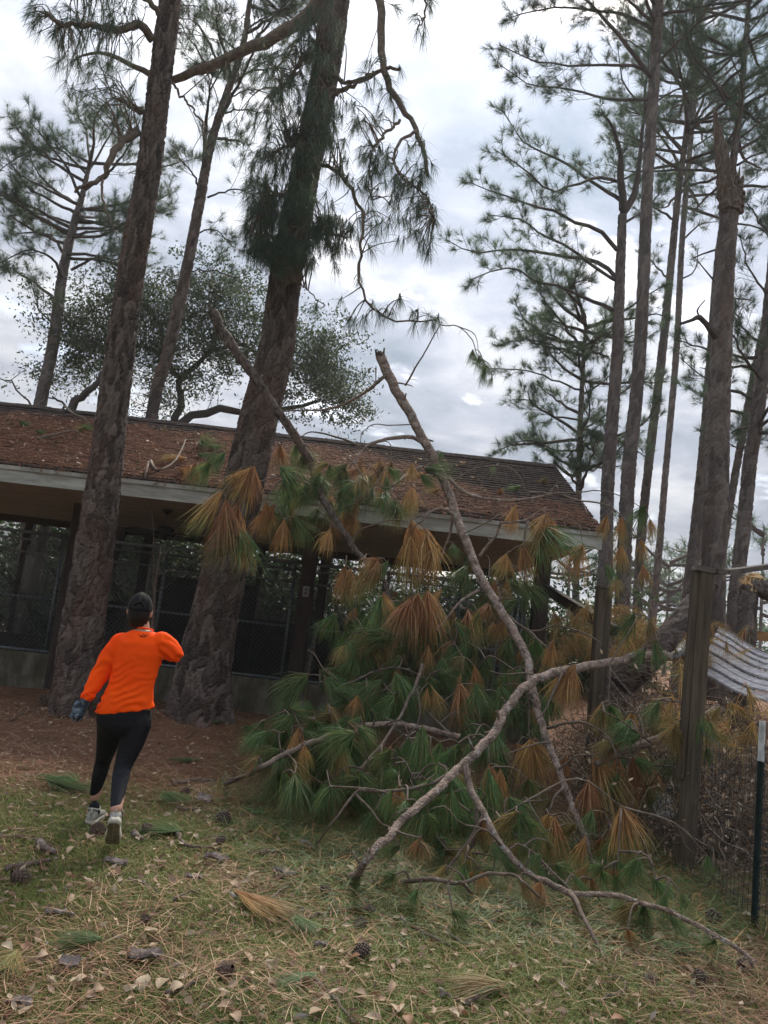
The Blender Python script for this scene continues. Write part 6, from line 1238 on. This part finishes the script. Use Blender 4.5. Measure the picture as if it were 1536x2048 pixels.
def build_cover():
    rng = np.random.default_rng(301)
    mb = MB(); x, y = in_view(350000, 2.6, 9.2, rng, 1.35); k = rng.random(len(x)) < greenness(x, y); x, y = x[k], y[k]
    z = gz(x, y); N = len(x); yaw = rng.uniform(0, 6.28, N); L = rng.uniform(.025, .075, N); w = np.interp(y, [3, 9], [.0032, .0055])[:, None]
    d = np.stack([np.cos(yaw), np.sin(yaw), rng.uniform(.2, 1.5, N)], 1); d /= np.linalg.norm(d, axis=1)[:, None]; s = np.stack([-np.sin(yaw), np.cos(yaw), np.zeros(N)], 1) * w / 2
    p = np.stack([x, y, z], 1); md = p + d * L[:, None] * .55; e = md + (d * np.array((1.4, 1.4, .35))) * L[:, None] * .5
    v = np.stack([p - s, p + s, md - s * .8, md + s * .8, e], 1).reshape(-1, 3); i = np.arange(N)[:, None] * 5
    rn = np.clip(.45 + .24 * rng.standard_normal(N) + .35 * (vnoise(x * 2.2, y * 2.2) - .5), 0, 1)
    mb.add(v, i + np.array([0, 1, 3, 2]), i + np.array([2, 3, 4]), rnd=np.repeat(rn, 5))
    tag(mb.build('grass', MT['grass_blade'], smooth=False), 'short patchy grass growing over the yard', 'grass', None, 'stuff')
    mb = MB(); x, y = in_view(90000, 2.6, 12.2, rng, 1.15); k = rng.random(len(x)) < np.clip(.95 - .95 * greenness(x, y), .15, .9); x, y = x[k], y[k]
    p = np.stack([x, y, gz(x, y) + rng.uniform(.002, .045, len(x))], 1); ribbons(mb, p, rng.uniform(0, 6.28, len(x)), rng.uniform(.10, .26, len(x)), np.interp(y, [3, 12], [.0026, .0055])[:, None], rng)
    tag(mb.build('pine_straw', MT['straw'], smooth=False), 'fallen brown pine straw spread under the pines and through the grass', 'pine straw', None, 'stuff')
    # green needles shed round the fallen limbs
    mb = MB(); n = 15000; px_ = rng.uniform(430, 1480, n); py_ = np.interp(px_, [430, 700, 1000, 1250, 1480], [1560, 1680, 1740, 1780, 1820]) + rng.standard_normal(n) * 70
    k = py_ > 1480; q = np.array([tuple(G(a, b)) for a, b in zip(px_[k], py_[k])]); q[:, 2] = gz(q[:, 0], q[:, 1]) + rng.uniform(.01, .07, len(q)); n = len(q)
    ribbons(mb, q, rng.uniform(0, 6.28, n), rng.uniform(.12, .28, n), .0032, rng, lift=.12); mb.at['dead'] = [np.repeat((rng.random(n) < .22).astype(np.float32), 5)]
    tag(mb.build('shed_needles', MT['needle'], smooth=False), 'loose green needles shed on the ground round the fallen limbs', 'needles', None, 'stuff')
    # straw on the roof
    mb = MB(); n = 42000; x = rng.uniform(-6.6, XR - .03, n); s = rng.random(n)
    lim = np.interp(x, [-6.6, -2, 0, 1.2, 2.0, XR], [.90, .88, .82, .55, .36, .34]) + .16 * (vnoise(x * 2.5, s * 6) - .5); dens = np.clip((lim - s) * 6, 0, 1) * np.interp(x, [0, 1.5], [1, .7])
    k = rng.random(n) < dens; x, s = x[k], s[k]; sl = (ZR - ZE) / (YR - YE)
    p = np.stack([x, YE + (YR - YE) * s, ZE + (ZR - ZE) * s + .022 + rng.random(len(x)) * .05 * np.clip(lim[k] - s + .15, 0, .5) * 2], 1)
    ribbons(mb, p, rng.uniform(0, 6.28, len(x)), rng.uniform(.10, .24, len(x)), .0062, rng, slope=sl)
    n = 500; x = rng.uniform(-6.6, XR, n); p = np.stack([x, np.full(n, YE - .02), ZE + rng.uniform(-.01, .03, n)], 1); ribbons(mb, p, rng.uniform(-2.4, -.7, n), rng.uniform(.08, .2, n), .0058, rng, lift=-.7)
    tag(mb.build('roof_straw', MT['roof_straw'], smooth=False), 'thick layer of brown pine straw covering the kennel roof', 'pine straw', None, 'stuff')
    mb = MB(); n = 520; x = rng.uniform(-6.6, 1.5, n); s = rng.random(n) * .85; leaf_cards(mb, np.stack([x, YE + (YR - YE) * s, ZE + (ZR - ZE) * s + .06], 1), .075, rng, .6)
    tag(mb.build('roof_leaves', MT['dry_leaf'], smooth=False), 'small pale dead leaves scattered over the roof straw', 'leaves', None, 'stuff')
    # leaves: the largest 300 singly, the rest as one scatter
    def leaf(seed):
        r = np.random.default_rng(seed); m_ = MB(); n = 7; v = []; cu = r.uniform(-.8, .9); tw = r.uniform(-.6, .6); wd = r.uniform(.2, .34)
        for i in range(n):
            t = i / (n - 1); w = wd * math.sin(math.pi * min(1, .06 + t * .9)) ** .75; zc = cu * (t - .5) ** 2 - cu * .12
            for sg in (-1, 0, 1): v.append((t - .5, sg * w * (1 + .12 * r.standard_normal()), zc + abs(sg) * w * (.55 + .2 * cu) + sg * tw * (t - .5) * .4))
        q = [(i * 3 + k, i * 3 + k + 3, i * 3 + k + 4, i * 3 + k + 1) for i in range(n - 1) for k in (0, 1)]; m_.add(v, q, rnd=r.random()); return m_.mesh('dead_leaf', MT['dry_leaf'])
    LM = [leaf(400 + i) for i in range(9)]; c = 0
    while c < 300:
        x, y = in_view(1, 2.9, 6.6, rng, 1.25); x, y = float(x[0]), float(y[0])
        if vnoise(x * 1.9 + 7, y * 1.9) * .8 + .25 < rng.random(): continue
        o = link('dead_leaf', LM[rng.integers(9)]); s = rng.uniform(.04, .085); o.scale = (s, s, s * rng.uniform(.7, 1.3)); o.location = (x, y, float(gz(x, y)) + .028 + .01 * rng.random()); o.rotation_euler = (rng.normal() * .35, rng.normal() * .3, rng.uniform(0, 6.28))
        tag(o, 'dry curled tan leaf lying loose on the yard', 'leaf', 'dead leaves lying on the yard'); c += 1
    mb = MB(); x, y = in_view(6500, 2.7, 10.5, rng, 1.15); leaf_cards(mb, np.stack([x, y, gz(x, y) + rng.uniform(.01, .04, len(x))], 1), .055, rng, .75)
    tag(mb.build('leaf_litter', MT['dry_leaf'], smooth=False), 'small dead leaf litter strewn through grass and straw', 'leaf litter', None, 'stuff')
    # pine cones
    def cone(seed, opn):
        r = np.random.default_rng(seed); m_ = MB(); N = 14; v = []
        for i in range(9):
            t = i / 8; rr = .30 * math.sin(math.pi * min(.97, .08 + .86 * t)) ** .8 * (1 - .25 * t) + .01
            for k in range(N): v.append((t - .5, rr * math.cos(2 * math.pi * k / N), rr * math.sin(2 * math.pi * k / N)))
        m_.add(v, [(i * N + k, (i + 1) * N + k, (i + 1) * N + (k + 1) % N, i * N + (k + 1) % N) for i in range(8) for k in range(N)])
        ns = 96
        for j in range(ns):
            t = (j + .5) / ns; a = j * 2.39996; rr = .30 * math.sin(math.pi * min(.97, .08 + .86 * t)) ** .8 * (1 - .25 * t) + .01
            d = np.array((-.5 + .9 * t * .2 + .5 * (t > .8), math.cos(a), math.sin(a))); d[0] = .55 - opn; d /= np.linalg.norm(d); tg = np.array((0, -math.sin(a), math.cos(a))); up = np.cross(d, tg)
            c_ = np.array((t - .5, rr * .75 * math.cos(a), rr * .75 * math.sin(a))); l = (.13 + .10 * math.sin(math.pi * t)) * (1 + .12 * r.standard_normal()); w = .055 * (.6 + .6 * math.sin(math.pi * t))
            m_.add([c_ - tg * w * .5, c_ + tg * w * .5, c_ + d * l + tg * w, c_ + d * l - tg * w, c_ + d * l * 1.1 + up * .015, c_ + d * l * .8 - up * .022], [(0, 1, 2, 3)], [(3, 2, 5), (0, 3, 5), (1, 5, 2)], mat=0)
            e_ = c_ + d * l; m_.add([e_ - tg * w, e_ + tg * w, e_ + d * .03 + up * .03, e_ + d * .03 - up * .03], tris=[(0, 2, 1), (0, 1, 3), (0, 3, 2), (1, 2, 3)], mat=1)
        return m_.mesh('pine_cone', [MT['cone'], MT['cone_tip']], smooth=False)
    CM = [cone(500 + i, .1 + .22 * i) for i in range(3)]
    spots = [(37, 1768, 50, 'big dark open pine cone lying by the short thick sticks'), (193, 1672, 44, 'open pine cone beside the person\'s raised heel'), (293, 1668, 34, 'reddish pine cone just past the mossy stick by the heel'), (445, 1650, 44, 'dark pine cone behind the flat bunch of green needles'), (439, 1692, 30, 'reddish pine cone in front of the flat bunch of green needles'), (289, 1848, 30, 'half-buried grey pine cone in open grass'), (449, 1955, 50, 'long pine cone lying near the curved bare twig in the grass'),
             (650, 1790, 32, 'upright reddish pine cone beside the curved limb\'s tip'), (737, 1827, 32, 'reddish pine cone touching a thin twig'), (720, 1857, 34, 'silvery tight pine cone next to the reddish one on the twig'), (722, 1917, 48, 'dark pine cone resting among tan leaves'), (995, 1832, 26, 'small round reddish pine cone under the fallen limb\'s fork'), (788, 1734, 24, 'small dark pine cone behind the bent limb tip'), (747, 1755, 16, 'tiny pale pine cone inside the crook of the limb tip'), (1399, 1973, 46, 'grey-green pine cone on the bare dirt corner'),
             (1488, 1940, 40, 'dark pine cone by the forked limb\'s far tip'), (1297, 1969, 34, 'brown pine cone on the trodden dirt'), (1426, 1849, 44, 'wide open pine cone near the metal fence post'), (368, 1590, 26, 'small reddish pine cone by the lichen-grey stick'), (88, 1412, 36, 'dark pine cone at the foot of the red-barked pine'), (1385, 2000, 26, 'small pine cone half hidden on the dirt')]
    for x, y, s, lab in spots:
        p = GG(x, y); d = p.y; o = link('pine_cone', CM[rng.integers(3)]); z = s * d / F_PX * .78; o.scale = (z, z, z); o.location = p + Vector((0, 0, z * .3)); o.rotation_euler = (rng.uniform(0, 6), rng.normal() * .4, rng.uniform(0, 6.28)); tag(o, lab, 'pine cone', 'pine cones on the ground')
    # sticks
    sticks = [([(-20, 1680), (30, 1679), (70, 1684), (98, 1692)], 1.6, 'long thin stick with a slight bend near the big open cone'), ([(75, 1694), (90, 1708), (112, 1716)], 4.2, 'short thick lichen-grey stick'), ([(10, 1748), (60, 1738), (98, 1730)], 3.4, 'mossy grey stick lying above the big open cone'), ([(265, 1678), (285, 1690)], 4.0, 'stubby mossy stick beside the raised heel'), ([(290, 1655), (315, 1662), (345, 1672)], 1.4, 'curved thin twig beyond the heel'),
              ([(352, 1676), (372, 1698), (415, 1702), (440, 1708)], 2.4, 'brown twig carrying the flat green needle bunch'), ([(350, 1624), (385, 1624), (415, 1622)], 2.4, 'straight pale stick on the moss'), ([(255, 1762), (285, 1775), (312, 1788)], 1.5, 'thin dark twig in open grass'), ([(90, 1832), (125, 1836), (148, 1840)], 2.6, 'short stick with a fresh orange broken end'), ([(525, 1816), (550, 1797), (572, 1780)], 2.0, 'brown twig at the end of the tan needle bunch'), ([(345, 1808), (372, 1793), (400, 1788)], 1.6, 'slim twig poking out of the tan needle bunch'),
              ([(330, 1998), (370, 1985), (395, 1965), (404, 1948)], 2.0, 'curved bare twig in the grass'), ([(630, 1970), (660, 2000), (710, 2060)], 1.8, 'long reddish twig running out toward the yard edge'), ([(590, 1845), (660, 1832), (715, 1822), (732, 1800)], 1.4, 'thin twig rising over the reddish cones'), ([(800, 1842), (835, 1865), (880, 1890), (900, 1900)], 1.6, 'pale lichen-spotted twig under the green tufts'), ([(885, 1858), (905, 1880), (935, 1900)], 1.6, 'brown twig slanting toward the dirt'), ([(875, 1985), (905, 2005), (930, 2015)], 1.8, 'grey forked twig on the grass'), ([(930, 2018), (970, 2002)], 2.6, 'thick grey twig end on the grass'),
              ([(1215, 1960), (1245, 1965), (1248, 1985), (1215, 2005), (1195, 2012)], 1.3, 'hooked pale twig on the dirt'), ([(20, 1445), (60, 1425), (100, 1455)], 1.8, 'forked twig on the straw under the red-barked pine'), ([(370, 1490), (400, 1478), (430, 1482)], 1.6, 'arched twig on the straw below the leaning pine'), ([(345, 1572), (400, 1568), (430, 1570)], 4.0, 'lichen-grey stick lying toward the green bough'), ([(1060, 1830), (1000, 1800), (960, 1780), (930, 1770)], 3.4, 'dark stick lying under the arching limb'), ([(600, 1690), (625, 1702), (640, 1706)], 3.2, 'bent dark stick by the limb'), ([(1180, 1400), (1200, 1440), (1230, 1470)], 1.4, 'thin twig hanging in the brush'), ([(550, 1763), (585, 1756), (600, 1748)], 2.6, 'pale broken stick on the grass'), ([(500, 1712), (540, 1712), (575, 1706)], 3.0, 'bleached flat stick near the tan leaves')]
    for pts, w, lab in sticks:
        q = [GG(x, y, w / 180 + .012) for x, y in pts]; t = MB(); n = max(6, len(q) * 4); c_ = catmull(q, n); c_ = c_ + rng.standard_normal(c_.shape) * .004; tube(t, c_, np.linspace(w, w * .55, n) / 200 * 1.15, 7, True, rough=.1, rng=rng)
        tag(t.build('stick', MT['twig' if w < 2.5 else 'limb_bark'], origin=q[0]), lab, 'stick', 'sticks on the ground')
    # loose green and tan needle bunches
    bl = [(360, 1676, 85, 0, -.05, 'flat bunch of long green needles beside two cones'), (200, 1902, 85, 0, .5, 'thick clump of green needles on the grass'), (470, 1800, 110, 2, 2.7, 'tan dead needle bunch with its twig in the grass'), (520, 1810, 90, 3, 2.9, 'yellowing needle bunch beside the tan one'), (630, 1970, 80, 0, .9, 'green needle bunch at the end of the long reddish twig'), (30, 1925, 90, 3, 2.0, 'yellow-green needle bunch at the yard edge'), (10, 1960, 80, 3, 1.2, 'pale needle bunch spread on the ground near the bark scrap'), (545, 1610, 60, 0, .8, 'small green needle bunch before the low bough'), (520, 1640, 60, 0, -.3, 'little green tuft on the moss'), (590, 1660, 60, 0, .4, 'green tuft lying short of the limb'), (330, 1595, 70, 0, 3.0, 'flat green tuft on the straw edge'), (90, 1570, 110, 0, 3.1, 'long green needle bunch lying behind the person'), (150, 1575, 90, 0, .1, 'green needle bunch by the person\'s forward foot'), (440, 1450, 70, 0, .3, 'green tuft on the straw below the leaning pine'), (490, 1480, 80, 0, 2.8, 'green tuft beside the low bough'), (400, 1530, 60, 0, .3, 'small green tuft among leaves on the straw'), (1010, 1990, 110, 3, .6, 'faded green needle bunch near the dirt'), (590, 1850, 70, 0, 3.0, 'green needle bunch at the thin twig'), (1390, 1915, 70, 0, .4, 'dark green needle bunch by the fence dirt'), (280, 1500, 60, 3, .9, 'bright green shoot by the person\'s knee')]
    for x, y, L, kd, yaw, lab in bl:
        p = GG(x, y, .05); Lm = L * p.y / F_PX; t = thing('needle_bunch', lab, 'needles', p, 'needle bunches lying on the ground')
        for k in range(2): o = add_tuft(t, p, Lm * 1.15, kd, rng); o.rotation_euler = (0, math.radians(-83), 0); o.scale = (Lm * .55, Lm, Lm * 1.15); o.rotation_euler = (math.radians(84), 0, yaw + math.pi / 2 + rng.normal() * .3); o.scale = (Lm * 1.1, Lm * .30, Lm * 1.2)
    # bark scraps
    for k, (x, y, s, lab) in enumerate([(405, 1608, 26, 'pinkish bark scrap stood on edge near the lichen-grey stick'), (230, 1735, 40, 'grey curled bark scrap on the grass'), (136, 1945, 34, 'upright brown block of rotten wood by the green clump'), (285, 1925, 60, 'long red-brown bark strip in the grass'), (35, 2020, 40, 'grey bark flake at the yard edge'), (640, 1900, 22, 'small pale bark flake by the dark cone'), (430, 1725, 40, 'reddish bark strip among leaves'), (565, 1755, 36, 'tan bark strip near the pale stick'), (385, 1765, 30, 'grey bark flake near the tan needle bunch')]):
        p = GG(x, y); t = MB(); w = s * p.y / F_PX; v = []; r = np.random.default_rng(600 + k)
        for i in range(6):
            for j in range(4):
                for h in (0, .012): v.append((p.x + (i / 5 - .5) * w * (1 + .15 * r.standard_normal()), p.y + (j / 3 - .5) * w * .45 * (1 + .2 * r.standard_normal()), p.z + .02 + .06 * w * math.sin(i * 1.1 + k) + .25 * w * ((j / 3 - .5) ** 2) * 2 + h + (.10 * w * j if k in (0, 2) else 0)))
        ix = lambda i, j, h: (i * 4 + j) * 2 + h; q = []
        for i in range(5):
            for j in range(3): q += [(ix(i, j, 1), ix(i + 1, j, 1), ix(i + 1, j + 1, 1), ix(i, j + 1, 1)), (ix(i, j, 0), ix(i, j + 1, 0), ix(i + 1, j + 1, 0), ix(i + 1, j, 0))]
            q += [(ix(i, 0, 0), ix(i + 1, 0, 0), ix(i + 1, 0, 1), ix(i, 0, 1)), (ix(i, 3, 0), ix(i, 3, 1), ix(i + 1, 3, 1), ix(i + 1, 3, 0))]
        for j in range(3): q += [(ix(0, j, 0), ix(0, j, 1), ix(0, j + 1, 1), ix(0, j + 1, 0)), (ix(5, j, 0), ix(5, j + 1, 0), ix(5, j + 1, 1), ix(5, j, 1))]
        t.add(v, q); tag(t.build('bark_scrap', MT['bark_chip'], smooth=False, origin=p), lab, 'bark', 'bark scraps on the ground')
build_cover()
# ------------------------------------------------------------------ added thin scattering volume, standing in for lens glare over the upper pines
def build_glare_veil():
    mt = bpy.data.materials.new('glare_veil_air'); mt.use_nodes = True; nt = mt.node_tree; nt.nodes.clear()
    out = nt.nodes.new('ShaderNodeOutputMaterial'); v = nt.nodes.new('ShaderNodeVolumePrincipled'); v.inputs['Color'].default_value = (0.93, 0.96, 1.0, 1); v.inputs['Density'].default_value = GLARE_VEIL; v.inputs['Anisotropy'].default_value = 0.45
    nt.links.new(v.outputs[0], out.inputs['Volume']); mb = MB(); box(mb, (-410, -210, -1.6), (410, 610, 26.0)); o = mb.build('glare_veil', mt, smooth=False); tag(o, 'thin scattering volume added in place of lens glare over the pines', 'glare_veil', None, 'stuff')
GLARE_VEIL = 0.0008
build_glare_veil()
